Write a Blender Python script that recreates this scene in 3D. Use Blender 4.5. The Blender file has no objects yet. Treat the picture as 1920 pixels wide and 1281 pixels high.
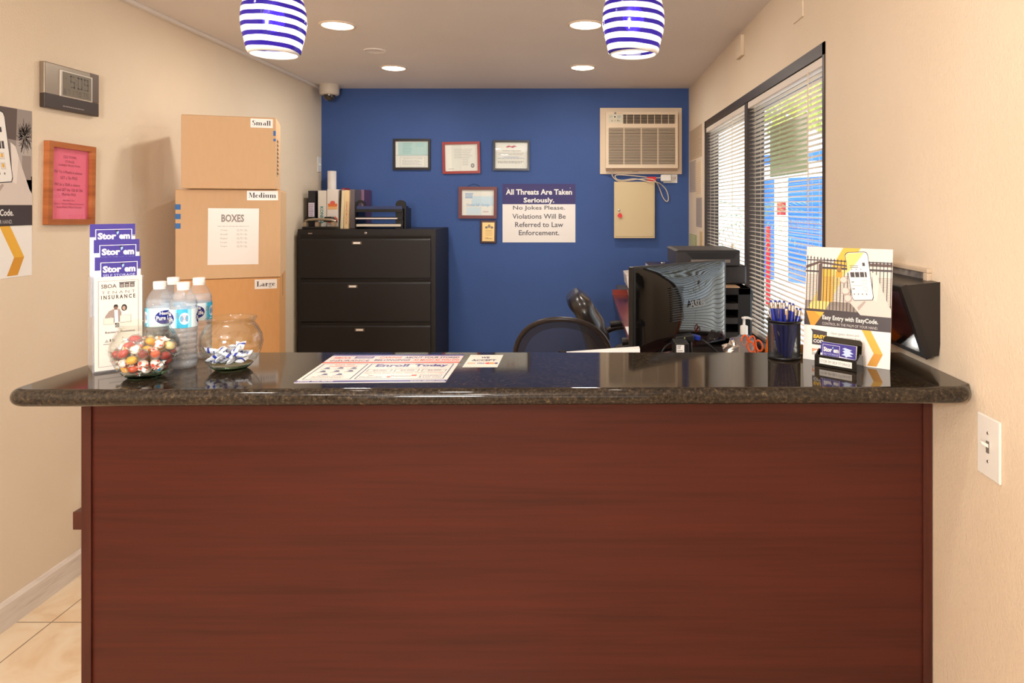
import bpy, bmesh, math, random
from mathutils import Matrix, Vector, Euler
SC = bpy.context.scene
COL = SC.collection
PI = math.pi
R = math.radians
# ------------------------------------------------------------------ camera
F = 1300.0; VX = 1087.0; VY = 386.0; CAMZ = 1.464
cam_d = bpy.data.cameras.new('camera'); cam = bpy.data.objects.new('camera', cam_d); COL.objects.link(cam)
cam_d.sensor_width = 36; cam_d.lens = 36 * F / 1920
cam_d.shift_x = (960 - VX) / 1920; cam_d.shift_y = -(640.5 - VY) / 1920
cam_d.clip_start = 0.02; cam_d.clip_end = 200
cam.location = (0, 0, CAMZ); cam.rotation_euler = (R(90), 0, 0)
SC.camera = cam
# ------------------------------------------------------------------ world, daylight and exposure
SC.view_settings.view_transform = 'Standard'; SC.view_settings.look = 'None'
SC.view_settings.exposure = 0.25; SC.view_settings.gamma = 1.0; SC.view_settings.use_curve_mapping = False
w = bpy.data.worlds.new('sky'); SC.world = w; w.use_nodes = True
wb = w.node_tree.nodes['Background']; wb.inputs[0].default_value = (0.86, 0.93, 1.0, 1); wb.inputs[1].default_value = 3.0

def light(kind, name, loc, rot, energy, col, **k):
    d = bpy.data.lights.new(name, kind); d.energy = energy; d.color = col
    for a, b in k.items(): setattr(d, a, b)
    o = bpy.data.objects.new(name, d); COL.objects.link(o); o.location = loc; o.rotation_euler = rot
    return o
light('SUN', 'sun', (0, 0, 10), (R(52), 0, R(-52)), 3.2, (1, .95, .87), angle=R(1))
# added fill light behind the camera, standing in for unseen entrance daylight
light('AREA', 'front_fill_light', (-0.6, -2.35, 1.45), (R(90), 0, 0), 15, (1.0, .98, .95), shape='RECTANGLE', size=2.6, size_y=1.7)
# added fill lights under the ceiling out of view, no fixtures modelled
for lx in (-1.35, -.5):
    for ly in (-1.4, -.1, 1.1):
        light('AREA', 'ceiling_fill_light', (lx, ly, 2.38), (0, 0, 0), 3.2, (1, .93, .85), shape='DISK', size=.14)

# the photographer's flash, bounced off the lobby ceiling
light('AREA', 'bounce_flash', (-.75, -.7, 1.75), (R(121), 0, 0), 58, (1, .985, .97), shape='DISK', size=.5)

# ------------------------------------------------------------------ dimensions
FZ = -0.05; CZ = 2.40; XL = -2.06; XR = 0.87; YB = 5.53; YF = -2.4
def P(px, py, Y): return Vector(((px - VX) * Y / F, Y, CAMZ - (py - VY) * Y / F))

# ------------------------------------------------------------------ materials
def lin(c):
    c = c / 255.0
    return c / 12.92 if c <= .04045 else ((c + .055) / 1.055) ** 2.4
def rgb(c): return (lin(c[0]), lin(c[1]), lin(c[2]), 1)
MATS = {}
def nmat(name, c=(200, 200, 200), rough=.5, metal=0, spec=.5, coat=0, emit=None, es=0, alpha=1, trans=0, ior=1.45, sub=0):
    m = bpy.data.materials.new(name); m.use_nodes = True
    b = m.node_tree.nodes['Principled BSDF']
    b.inputs['Base Color'].default_value = rgb(c); b.inputs['Roughness'].default_value = rough
    b.inputs['Metallic'].default_value = metal; b.inputs['Specular IOR Level'].default_value = spec
    b.inputs['Coat Weight'].default_value = coat; b.inputs['Alpha'].default_value = alpha
    b.inputs['Transmission Weight'].default_value = trans; b.inputs['IOR'].default_value = ior
    if emit: b.inputs['Emission Color'].default_value = rgb(emit); b.inputs['Emission Strength'].default_value = es
    MATS[name] = m
    return m
def N(m, t, **k):
    n = m.node_tree.nodes.new(t)
    for a, v in k.items():
        if a in n.inputs: n.inputs[a].default_value = v
        else: setattr(n, a, v)
    return n
def L(m, a, b): m.node_tree.links.new(a, b)
def coords(m, sc=(1, 1, 1), gen=False):
    tc = N(m, 'ShaderNodeTexCoord'); mp = N(m, 'ShaderNodeMapping')
    mp.inputs['Scale'].default_value = sc; L(m, tc.outputs['Object'], mp.inputs[0]); return mp.outputs[0]
def ramp(m, fac, stops):
    r = N(m, 'ShaderNodeValToRGB'); e = r.color_ramp.elements
    while len(e) < len(stops): e.new(.5)
    for i, (p, c) in enumerate(stops): e[i].position = p; e[i].color = rgb(c)
    L(m, fac, r.inputs[0]); return r.outputs[0]
def bump(m, fac, strength, dist=.002):
    b = N(m, 'ShaderNodeBump'); b.inputs['Strength'].default_value = strength; b.inputs['Distance'].default_value = dist
    L(m, fac, b.inputs['Height']); return b.outputs[0]
def bs(m): return m.node_tree.nodes['Principled BSDF']
def C(r, g, b, rough=.55, kind='print'):
    k = '%s_%d_%d_%d_%d' % (kind, r, g, b, int(rough * 100))
    if k not in MATS: nmat(k, (r, g, b), rough)
    return MATS[k]

def wall_mat(name, c1, c2, bs_=.5, scale=150, dist=.0025):
    m = nmat(name, c1, .62, spec=.25)
    v = coords(m)
    n = N(m, 'ShaderNodeTexNoise', Scale=1.1, Detail=3.0); L(m, v, n.inputs['Vector'])
    L(m, ramp(m, n.outputs[0], [(.35, c1), (.65, c2)]), bs(m).inputs['Base Color'])
    n2 = N(m, 'ShaderNodeTexNoise', Scale=float(scale), Detail=2.0, Roughness=.5); L(m, v, n2.inputs['Vector'])
    L(m, bump(m, n2.outputs[0], bs_, dist), bs(m).inputs['Normal'])
    return m
M_WALL = wall_mat('cream_wall_paint', (230, 212, 188), (225, 205, 179))
M_BLUE = wall_mat('blue_wall_paint', (62, 86, 140), (66, 92, 148), .5)
M_CEIL = wall_mat('ceiling_paint', (232, 222, 214), (227, 217, 208), .7, 120, .003)
M_WHITE = nmat('white_paint', (226, 218, 208), .45)
M_PLATE = nmat('white_plastic', (236, 232, 224), .3)
M_BRONZE = nmat('bronze_aluminium', (58, 46, 40), .42, .3)
M_BLK = nmat('black_plastic', (22, 21, 22), .38)
M_BLKG = nmat('black_gloss', (16, 15, 14), .06, coat=.4)
M_CHROME = nmat('chrome', (210, 208, 205), .18, 1)
M_CAB = nmat('cabinet_metal', (34, 30, 30), .42, spec=.4)
M_BEIGE = nmat('beige_metal', (206, 184, 142), .45)
M_ACB = nmat('ac_plastic', (222, 200, 172), .5)
M_DARKV = nmat('dark_void', (48, 34, 26), .8)
# baseboard with scuffs
m = nmat('baseboard_paint', (222, 208, 192), .5); v = coords(m, (1, 1, 9))
n = N(m, 'ShaderNodeTexNoise', Scale=9.0, Detail=6.0); L(m, v, n.inputs['Vector'])
L(m, ramp(m, n.outputs[0], [(.2, (196, 182, 168)), (.42, (222, 210, 198)), (.7, (230, 220, 208))]), bs(m).inputs['Base Color']); M_BASE = m
# floor tile
m = nmat('travertine_tile', (225, 200, 165), .3); v = coords(m)
n = N(m, 'ShaderNodeTexNoise', Scale=5.0, Detail=7.0, Distortion=1.2); L(m, v, n.inputs['Vector'])
c = ramp(m, n.outputs[0], [(.3, (222, 190, 150)), (.5, (234, 212, 180)), (.72, (240, 224, 200))])
mp = N(m, 'ShaderNodeMapping'); mp.inputs['Location'].default_value = (.08, .24, 0); L(m, N(m, 'ShaderNodeTexCoord').outputs['Object'], mp.inputs[0])
br = N(m, 'ShaderNodeTexBrick', Scale=1.0); br.offset = 0.0; br.squash = 1.0
br.inputs['Brick Width'].default_value = .46; br.inputs['Row Height'].default_value = .46; br.inputs['Mortar Size'].default_value = .0025
br.inputs['Mortar'].default_value = (0, 0, 0, 1); br.inputs['Color1'].default_value = (1, 1, 1, 1); br.inputs['Color2'].default_value = (1, 1, 1, 1)
L(m, mp.outputs[0], br.inputs['Vector'])
mx = N(m, 'ShaderNodeMix', data_type='RGBA'); L(m, br.outputs['Fac'], mx.inputs['Factor']); L(m, c, mx.inputs[6]); mx.inputs[7].default_value = rgb((140, 118, 96))
L(m, mx.outputs[2], bs(m).inputs['Base Color']); M_FLOOR = m
# mahogany laminate
def wood(name, dark, mid, light_, sc=(1.2, 1, 22), rough=.33, spec=.4):
    m = nmat(name, mid, rough, spec=spec); v = coords(m, sc)
    n = N(m, 'ShaderNodeTexNoise', Scale=2.2, Detail=8.0, Roughness=.62, Distortion=.35); L(m, v, n.inputs['Vector'])
    v2 = coords(m, (sc[0] * .35, 1, sc[2] * .28) if sc[2] > sc[0] else (sc[0] * .28, 1, sc[2] * .35))
    wv = N(m, 'ShaderNodeTexNoise', Scale=1.6, Detail=3.0, Distortion=1.5); L(m, v2, wv.inputs['Vector'])
    ad = N(m, 'ShaderNodeMath', operation='MULTIPLY_ADD'); L(m, n.outputs[0], ad.inputs[0]); ad.inputs[1].default_value = .55
    sc2 = N(m, 'ShaderNodeMath', operation='MULTIPLY'); L(m, wv.outputs[0], sc2.inputs[0]); sc2.inputs[1].default_value = .45
    L(m, sc2.outputs[0], ad.inputs[2])
    L(m, ramp(m, ad.outputs[0], [(.36, dark), (.5, mid), (.66, light_)]), bs(m).inputs['Base Color'])
    return m
M_MAH = wood('mahogany_laminate', (60, 21, 14), (72, 26, 18), (80, 30, 20), (1.0, 1, 34))
M_MAHV = wood('mahogany_edge', (56, 24, 17), (70, 32, 24), (82, 40, 30), (22, 1, 1.2))
M_DESK = wood('mahogany_desk', (92, 40, 32), (118, 56, 48), (138, 70, 60), (22, 1.4, 1.2), .25)
M_FRW = wood('oak_frame_wood', (150, 84, 44), (178, 104, 58), (200, 130, 80), (1, 1, 14), .35)
# granite
m = nmat('brown_granite', (50, 40, 30), .06, spec=.42); v = coords(m)
n = N(m, 'ShaderNodeTexNoise', Scale=130.0, Detail=5.0, Roughness=.7); L(m, v, n.inputs['Vector'])
c1 = ramp(m, n.outputs[0], [(.38, (26, 22, 18)), (.52, (46, 38, 30)), (.63, (66, 55, 42)), (.72, (118, 100, 76))])
n3 = N(m, 'ShaderNodeTexVoronoi', Scale=75.0); L(m, v, n3.inputs['Vector'])
c3 = ramp(m, n3.outputs['Distance'], [(.0, (84, 70, 50)), (.06, (48, 39, 28)), (.12, (26, 21, 16)), (1, (22, 18, 14))])
mx = N(m, 'ShaderNodeMix', data_type='RGBA', blend_type='LIGHTEN'); mx.inputs['Factor'].default_value = .8
L(m, c1, mx.inputs[6]); L(m, c3, mx.inputs[7]); L(m, mx.outputs[2], bs(m).inputs['Base Color']); M_GRAN = m
# cardboard
def card(name, a, b):
    m = nmat(name, a, .75, spec=.2); v = coords(m, (1, 1, .3))
    n = N(m, 'ShaderNodeTexNoise', Scale=60.0, Detail=4.0); L(m, v, n.inputs['Vector'])
    L(m, ramp(m, n.outputs[0], [(.3, a), (.7, b)]), bs(m).inputs['Base Color'])
    wv = N(m, 'ShaderNodeTexWave', Scale=45.0, bands_direction='X'); L(m, coords(m), wv.inputs['Vector'])
    return m
M_CARD = card('cardboard', (216, 178, 138), (213, 175, 135))
M_CARD2 = card('cardboard_tan', (212, 158, 104), (208, 154, 100))
# clear thin glass / plastic
def clear(name, tint=(1, 1, 1), rough=.02, edge=1.45, haze=0.0, hz=(255, 255, 255), bumpy=0, nz=40):
    m = bpy.data.materials.new(name); m.use_nodes = True; t = m.node_tree; t.nodes.clear(); MATS[name] = m
    out = N(m, 'ShaderNodeOutputMaterial'); tr = N(m, 'ShaderNodeBsdfTransparent'); tr.inputs[0].default_value = (*tint, 1)
    gl = N(m, 'ShaderNodeBsdfAnisotropic'); gl.inputs['Roughness'].default_value = rough
    fr = N(m, 'ShaderNodeFresnel'); ge = N(m, 'ShaderNodeNewGeometry'); mr = N(m, 'ShaderNodeMapRange'); L(m, ge.outputs['Backfacing'], mr.inputs[0])
    mr.inputs[3].default_value = edge; mr.inputs[4].default_value = 1 / edge; L(m, mr.outputs[0], fr.inputs[0])
    mx = N(m, 'ShaderNodeMixShader'); L(m, fr.outputs[0], mx.inputs[0]); L(m, tr.outputs[0], mx.inputs[1]); L(m, gl.outputs[0], mx.inputs[2])
    last = mx
    if haze:
        df = N(m, 'ShaderNodeBsdfDiffuse'); df.inputs[0].default_value = rgb(hz)
        m2 = N(m, 'ShaderNodeMixShader'); m2.inputs[0].default_value = haze; L(m, mx.outputs[0], m2.inputs[1]); L(m, df.outputs[0], m2.inputs[2]); last = m2
    if bumpy:
        n = N(m, 'ShaderNodeTexNoise', Scale=float(nz), Detail=3.0); L(m, coords(m), n.inputs['Vector'])
        b = bump(m, n.outputs[0], bumpy, .004); L(m, b, gl.inputs['Normal']); L(m, b, fr.inputs['Normal'])
    L(m, last.outputs[0], out.inputs[0]); return m
M_GLASS = clear('clear_glass', (.97, .985, .97), .01, 1.5)
M_GREENGL = nmat('thick_green_glass', (170, 215, 170), .03, trans=1, ior=1.45)
M_ACRYL = clear('clear_acrylic', (.97, .97, .98), .03, 1.45, .10, (235, 238, 245))
M_PET = clear('clear_bottle_plastic', (.98, .99, 1), .06, 1.5, .10, (240, 246, 252), .9, 160)
M_WATER = clear('water', (.97, .98, .99), .03, 1.33, .14, (225, 235, 245), .8, 55)
M_PANE = clear('window_pane', (.97, .985, .98), .0, 1.35)
M_WRAP = clear('clear_candy_wrapper', (.98, .98, .98), .1, 1.4, .06, (250, 246, 240), 1.0, 260)
M_TUMB = clear('smoky_clear_plastic', (.80, .78, .80), .06, 1.5, .25, (205, 190, 185))

# ------------------------------------------------------------------ mesh building
class MB:
    def __init__(s): s.v = []; s.f = []; s.m = []; s.sm = []; s.mats = []; s.M = Matrix()
    def mi(s, m):
        if m not in s.mats: s.mats.append(m)
        return s.mats.index(m)
    def add(s, vs, fs, m, smooth=False):
        b = len(s.v); k = s.mi(m)
        s.v += [tuple(s.M @ Vector(p)) for p in vs]
        for f in fs: s.f.append(tuple(b + i for i in f)); s.m.append(k); s.sm.append(smooth)
        return s
    def box(s, x0, x1, y0, y1, z0, z1, m):
        if x0 > x1: x0, x1 = x1, x0
        if y0 > y1: y0, y1 = y1, y0
        if z0 > z1: z0, z1 = z1, z0
        v = [(x, y, z) for x in (x0, x1) for y in (y0, y1) for z in (z0, z1)]
        return s.add(v, [(0, 1, 3, 2), (4, 6, 7, 5), (0, 4, 5, 1), (2, 3, 7, 6), (0, 2, 6, 4), (1, 5, 7, 3)], m)
    def prism(s, pts, a0, a1, axis, m, smooth=False):
        # pts: outline in the two other axes (cyclic order), extruded along axis
        n = len(pts)
        def mk(p, a): return {'x': (a, p[0], p[1]), 'y': (p[0], a, p[1]), 'z': (p[0], p[1], a)}[axis]
        v = [mk(p, a0) for p in pts] + [mk(p, a1) for p in pts]
        f = [(i, (i + 1) % n, n + (i + 1) % n, n + i) for i in range(n)]
        s.add(v, f, m, smooth); s.add(v, [tuple(range(n))[::-1], tuple(range(n, 2 * n))], m)
        return s
    def lathe(s, prof, m, seg=32, c=(0, 0, 0), smooth=True, a0=0, a1=2 * PI, sx=1, sy=1):
        full = abs(a1 - a0 - 2 * PI) < 1e-6; k = seg if full else seg + 1
        v = []
        for (r, z) in prof:
            for i in range(k):
                a = a0 + (a1 - a0) * i / seg; v.append((c[0] + r * math.cos(a) * sx, c[1] + r * math.sin(a) * sy, c[2] + z))
        f = []
        for j in range(len(prof) - 1):
            for i in range(seg):
                i2 = (i + 1) % k
                f.append((j * k + i, j * k + i2, (j + 1) * k + i2, (j + 1) * k + i))
        return s.add(v, f, m, smooth)
    def disc(s, r, c, m, seg=32, up=True, sx=1, sy=1):
        v = [(c[0] + r * sx * math.cos(2 * PI * i / seg), c[1] + r * sy * math.sin(2 * PI * i / seg), c[2]) for i in range(seg)]
        return s.add(v, [tuple(range(seg)) if up else tuple(range(seg))[::-1]], m)
    def tube(s, pts, r, m, seg=8, cap=True, smooth=True):
        pts = [Vector(p) for p in pts]; rr = r if isinstance(r, (list, tuple)) else [r] * len(pts)
        v = []; prev = None
        for i, p in enumerate(pts):
            t = (pts[min(i + 1, len(pts) - 1)] - pts[max(i - 1, 0)])
            if t.length < 1e-9: t = Vector((0, 0, 1))
            t.normalize()
            if prev is None:
                u = t.cross(Vector((0, 0, 1)));
                if u.length < .1: u = t.cross(Vector((1, 0, 0)))
            else: u = prev - t * prev.dot(t)
            u.normalize(); w_ = t.cross(u); prev = u
            for k in range(seg):
                a = 2 * PI * k / seg; v.append(p + (u * math.cos(a) + w_ * math.sin(a)) * rr[i])
        f = []
        for j in range(len(pts) - 1):
            for k in range(seg): k2 = (k + 1) % seg; f.append((j * seg + k, j * seg + k2, (j + 1) * seg + k2, (j + 1) * seg + k))
        s.add(v, f, m, smooth)
        if cap: s.add(v, [tuple(range(seg))[::-1], tuple(range(len(v) - seg, len(v)))], m)
        return s
    def ball(s, c, r, m, seg=16, rings=10):
        rx, ry, rz = r if isinstance(r, (tuple, list)) else (r, r, r); v = []; f = []
        for j in range(rings + 1):
            a = PI * j / rings
            for i in range(seg):
                b = 2 * PI * i / seg; v.append((c[0] + rx * math.sin(a) * math.cos(b), c[1] + ry * math.sin(a) * math.sin(b), c[2] + rz * math.cos(a)))
        for j in range(rings):
            for i in range(seg): i2 = (i + 1) % seg; f.append((j * seg + i, (j + 1) * seg + i, (j + 1) * seg + i2, j * seg + i2))
        return s.add(v, f, m, True)
    def build(s, name, parent=None, bev=0, segs=2, sub=0, solid=0, auto=False, kind=None):
        me = bpy.data.meshes.new(name); me.from_pydata(s.v, [], s.f)
        for m in s.mats: me.materials.append(m)
        me.polygons.foreach_set('material_index', s.m); me.polygons.foreach_set('use_smooth', s.sm); me.update()
        o = bpy.data.objects.new(name, me); COL.objects.link(o)
        if parent: o.parent = parent
        if kind: o['kind'] = kind
        if solid: q = o.modifiers.new('s', 'SOLIDIFY'); q.thickness = solid
        if bev:
            q = o.modifiers.new('b', 'BEVEL'); q.width = bev; q.segments = segs; q.limit_method = 'ANGLE'; q.angle_limit = R(40)
        if sub: q = o.modifiers.new('u', 'SUBSURF'); q.levels = sub; q.render_levels = sub
        return o
def tag(o, label, cat, group=None):
    o['label'] = label; o['category'] = cat
    if group: o['group'] = group
    return o
def thing(name, label, cat, loc=(0, 0, 0), rz=0, group=None, rot=None):
    o = bpy.data.objects.new(name, None); COL.objects.link(o); o.empty_display_size = .05
    o.location = loc; o.rotation_euler = rot if rot else (0, 0, rz)
    return tag(o, label, cat, group)
def copy_tree(o, parent=None):
    c = o.copy(); COL.objects.link(c)
    if parent: c.parent = parent; c.matrix_parent_inverse = o.matrix_parent_inverse.copy()
    for ch in list(o.children): copy_tree(ch, c)
    return c
def struct(mb, name, **k): return mb.build(name, kind='structure', **k)

# ------------------------------------------------------------------ lettering and printed sheets
_txt = {}
def glyphs(st, bold, serif=False):
    k = (st, bold)
    if k not in _txt:
        cu = bpy.data.curves.new('t', 'FONT'); cu.body = st; cu.resolution_u = 2; cu.offset = bold
        o = bpy.data.objects.new('t', cu); COL.objects.link(o); bpy.context.view_layer.update()
        me = bpy.data.meshes.new_from_object(o.evaluated_get(bpy.context.evaluated_depsgraph_get()))
        vs = [(v.co.x, v.co.y) for v in me.vertices]; fs = [tuple(p.vertices) for p in me.polygons]
        bpy.data.objects.remove(o); bpy.data.curves.remove(cu); bpy.data.meshes.remove(me)
        x0 = min(a for a, b in vs); x1 = max(a for a, b in vs); y0 = min(b for a, b in vs); y1 = max(b for a, b in vs)
        _txt[k] = ([((a - x0) / (x1 - x0), (y1 - b) / (y1 - y0)) for a, b in vs], fs)
    return _txt[k]
class Sheet:
    """flat print: units W x H, u to the right, v down"""
    def __init__(s, W, H, base=None): s.W = W; s.H = H; s.base = base; s.it = []
    def poly(s, pts, m, lay=1): s.it.append((pts, [tuple(range(len(pts)))], m, lay)); return s
    def rect(s, x0, y0, x1, y1, m, lay=1): return s.poly([(x0, y0), (x1, y0), (x1, y1), (x0, y1)], m, lay)
    def line(s, x0, y0, x1, y1, t, m, lay=2):
        d = Vector((x1 - x0, y1 - y0)); n = Vector((-d.y, d.x)).normalized() * t / 2
        return s.poly([(x0 + n.x, y0 + n.y), (x1 + n.x, y1 + n.y), (x1 - n.x, y1 - n.y), (x0 - n.x, y0 - n.y)], m, lay)
    def frame(s, x0, y0, x1, y1, t, m, lay=2):
        s.rect(x0, y0, x1, y0 + t, m, lay); s.rect(x0, y1 - t, x1, y1, m, lay); s.rect(x0, y0, x0 + t, y1, m, lay); return s.rect(x1 - t, y0, x1, y1, m, lay)
    def circ(s, cx, cy, rx, ry, m, lay=1, n=20): return s.poly([(cx + rx * math.cos(2 * PI * i / n), cy + ry * math.sin(2 * PI * i / n)) for i in range(n)], m, lay)
    def text(s, st, x0, y0, x1, y1, m, lay=3, bold=0, mirror=False, rot=False):
        vs, fs = glyphs(st, bold)
        if rot: pts = [(x1 - b * (x1 - x0), y0 + a * (y1 - y0)) for a, b in vs]
        else: pts = [(x0 + (1 - a if mirror else a) * (x1 - x0), y0 + b * (y1 - y0)) for a, b in vs]
        s.it.append((pts, fs, m, lay)); return s
    def scrib(s, x0, y0, x1, y1, n, m, lay=2, fill=.45, seed=1):
        """lines of print too small to read: rows of short dashes"""
        rn = random.Random(seed); h = (y1 - y0) / n
        for i in range(n):
            x = x0; lim = x1 - rn.random() * .2 * (x1 - x0)
            while x < lim:
                wd = (.04 + rn.random() * .09) * (x1 - x0); e = min(x + wd, lim)
                s.rect(x, y0 + i * h, e, y0 + i * h + h * fill, m, lay); x = e + .02 * (x1 - x0)
        return s
    def build(s, name, w, h, parent=None, M=None, th=.0006, eps=.00016, fn=None, origin=(0, 0), bmb=None):
        mb = bmb or MB()
        if M is not None: mb.M = M
        if s.base and not fn: mb.box(origin[0], origin[0] + w, -th, 0, origin[1] - h, origin[1], s.base)
        for pts, fs, m, lay in s.it:
            if fn: mb.add([fn(a / s.W, b / s.H, lay) for a, b in pts], fs, m)
            else: mb.add([(origin[0] + a / s.W * w, -th - lay * eps, origin[1] - b / s.H * h) for a, b in pts], fs, m)
        return mb if bmb else mb.build(name, parent)
def T(x, y, z): return Matrix.Translation((x, y, z))
def RX(a): return Matrix.Rotation(a, 4, 'X')
def RY(a): return Matrix.Rotation(a, 4, 'Y')
def RZ(a): return Matrix.Rotation(a, 4, 'Z')
WHITE = C(238, 234, 228); BLACK = C(34, 32, 34); GREY = C(120, 116, 114); LG = C(168, 164, 160)
# ================================================================== THE SETTING
struct(MB().box(XL - .1, XR + .1, YF, YB + .1, FZ - .1, FZ, M_FLOOR), 'floor')
struct(MB().box(XL - .12, XR + .12, YF - .1, YB + .12, CZ, CZ + .12, M_CEIL), 'ceiling')
struct(MB().box(XL - .12, XL, YF - .1, YB + .12, FZ, CZ, M_WALL), 'wall_left')
struct(MB().box(XL, XR, YB, YB + .12, FZ, CZ, M_BLUE), 'wall_back')
struct(MB().box(XL, XR, YF - .1, YF, FZ, CZ, M_WALL), 'wall_front')
WY0 = 2.455; WY1 = 4.813; WZ0 = .76; WZ1 = 2.047
mb = MB(); T_ = .092
mb.box(XR, XR + T_, YF - .1, WY0, FZ, CZ, M_WALL); mb.box(XR, XR + T_, WY1, YB + .12, FZ, CZ, M_WALL)
mb.box(XR, XR + T_, WY0, WY1, WZ1, CZ, M_WALL); mb.box(XR, XR + T_, WY0, WY1, FZ, WZ0, M_WALL)
struct(mb, 'wall_right')
mb = MB(); mb.prism([(XL, FZ), (XL + .014, FZ), (XL + .014, FZ + .088), (XL + .008, FZ + .1), (XL, FZ + .1)], YF, YB, 'y', M_BASE)
struct(mb, 'baseboard_left')
struct(MB().box(XL, XR, YB - .012, YB, FZ, FZ + .1, M_BASE), 'baseboard_back')
struct(MB().box(XR - .012, XR, YF, YB, FZ, FZ + .1, M_BASE), 'baseboard_right')
struct(MB().box(XL, XL + .03, YF, YB, CZ - .018, CZ, M_CEIL), 'trim_1', bev=.003)
# window
mb = MB(); bz = .045
mb.box(XR - .004, XR + .088, WY0, WY1, WZ1 - bz, WZ1, M_BRONZE); mb.box(XR - .004, XR + .088, WY0, WY1, WZ0, WZ0 + .03, M_BRONZE)
mb.box(XR - .004, XR + .088, WY0, WY0 + .022, WZ0, WZ1, M_BRONZE); mb.box(XR - .004, XR + .088, WY1 - .03, WY1, WZ0, WZ1, M_BRONZE)
mb.box(XR + .0, XR + .088, 3.60, 3.66, WZ0, WZ1, M_BRONZE)
for (a, b) in ((WY0, 3.60), (3.66, WY1)):
    mb.box(XR + .055, XR + .085, a, b, WZ0 + .03, WZ0 + .06, M_BRONZE); mb.box(XR + .055, XR + .085, a, b, WZ1 - .08, WZ1 - bz, M_BRONZE)
win = struct(mb, 'window_1')
MB().box(XR + .070, XR + .074, WY0 + .02, 3.60, WZ0 + .03, WZ1 - bz, M_PANE).build('window_pane', win)
MB().box(XR + .070, XR + .074, 3.66, WY1 - .03, WZ0 + .03, WZ1 - bz, M_PANE).build('window_pane', win)
sh = Sheet(100, 60); GOLD = clear('gold_film', (.86, .84, .62), .3, 1.2, .35, (206, 196, 130))
sh.text('SELF STORAGE', 6, 2, 94, 9, GOLD, 1, 0, True); sh.text('UNITS', 34, 16, 66, 23, GOLD, 1, 0, True); sh.text('SELF STORAGE', 14, 30, 86, 36, GOLD, 1, 0, True)
sh.build('window_lettering', .9, .42, win, M=T(XR + .068, 3.32, 1.42) @ RZ(-PI / 2), eps=.0004)
M_GGC = nmat('grey_green_card', (158, 160, 142), .8)
_tl = N(M_GGC, 'ShaderNodeBsdfTranslucent'); _tl.inputs[0].default_value = rgb((202, 204, 178)); _mx = N(M_GGC, 'ShaderNodeMixShader'); _mx.inputs[0].default_value = .62
L(M_GGC, bs(M_GGC).outputs[0], _mx.inputs[1]); L(M_GGC, _tl.outputs[0], _mx.inputs[2]); L(M_GGC, _mx.outputs[0], [x for x in M_GGC.node_tree.nodes if x.type == 'OUTPUT_MATERIAL'][0].inputs[0])
t = tag(MB().box(XR + .058, XR + .067, 2.838, 3.382, 1.603, 1.846, M_GGC).build('back_of_sign'),
        'grey-green back of a sign fixed high on the right-hand window pane', 'sign')

# blinds
M_SLAT = nmat('ivory_slat', (222, 208, 192), .45)
M_CORD = nmat('ivory_cord', (214, 196, 172), .7)
def blind(y0, y1, label, wand):
    t = thing('window_blind', label, 'blind', (XR + .02, y0, WZ1 - bz), 0, 'horizontal blinds on the window')
    W_ = y1 - y0
    MB().box(-.018, .018, 0, W_, -.034, -.002, M_SLAT).build('headrail', t, bev=.002)
    mb = MB(); z = -.052; k = 0
    while z > WZ0 + .075 - (WZ1 - bz):
        ph = .0018 if k % 7 else .003
        v = []
        for (a, b) in ((-.0125, -.001), (-.006, .0012), (0, .002), (.006, .0012), (.0125, -.001)):
            v += [(a, .004, z + b - a * .10), (a, W_ - .004, z + b - a * .10)]
        mb.add(v, [(2 * i, 2 * i + 2, 2 * i + 3, 2 * i + 1) for i in range(4)], M_SLAT, True)
        z -= .0213; k += 1
    mb.build('slats', t, solid=.0007)
    MB().box(-.013, .013, .004, W_ - .004, z - .004, z + .010, M_SLAT).build('bottom_rail', t, bev=.002)
    for fy in ((.12, .5, .88)):
        y = W_ * fy
        MB().tube([(-.0135, y, -.03), (-.0135, y, z)], .0007, M_CORD, 5).tube([(.0135, y, -.03), (.0135, y, z)], .0007, M_CORD, 5).build('ladder_cord', t)
    y = W_ * wand
    mb = MB(); rn = random.Random(3)
    for dx in (-.003, .0, .003):
        mb.tube([(-.022, y + dx + rn.uniform(-.003, .003), -.03 - .075 * i) for i in range(8)], .0014, M_CORD, 5)
    for dx in (-.006, .006): mb.tube([(-.022, y + dx, -.03), (-.022, y + dx * .5, -.76)], .0006, M_CORD, 4)
    cd = mb.build('pull_cord', t)
    MB().lathe([(0, 0), (.006, 0), (.009, -.035), (.0, -.037)], M_CORD, 8, (-.022, y, -.755)).build('tassel', cd)
    return t
b1 = blind(WY0 + .026, 3.595, 'open ivory horizontal blind on the wide near half of the window', .14)
b2 = blind(3.668, WY1 - .032, 'open ivory horizontal blind on the far half of the window, nearer the blue wall', .25)

# ------------------------------------------------------------------ outdoors
M_GRD = nmat('sunlit_concrete', (205, 200, 192), .9)
struct(MB().box(XR + .3, 30, -8, 40, -.35, -.22, M_GRD), 'ground')
M_OBL = nmat('storage_blue', (46, 110, 214), .5); M_OWH = nmat('white_stucco', (240, 240, 236), .8); M_RED = nmat('red_paint', (196, 34, 44), .5)
t = thing('storage_building', 'white storage building with blue roll-up doors, seen through the near half of the window', 'building', (5.1, 14.4, -.22), math.atan2(1.8, -.8))
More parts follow.
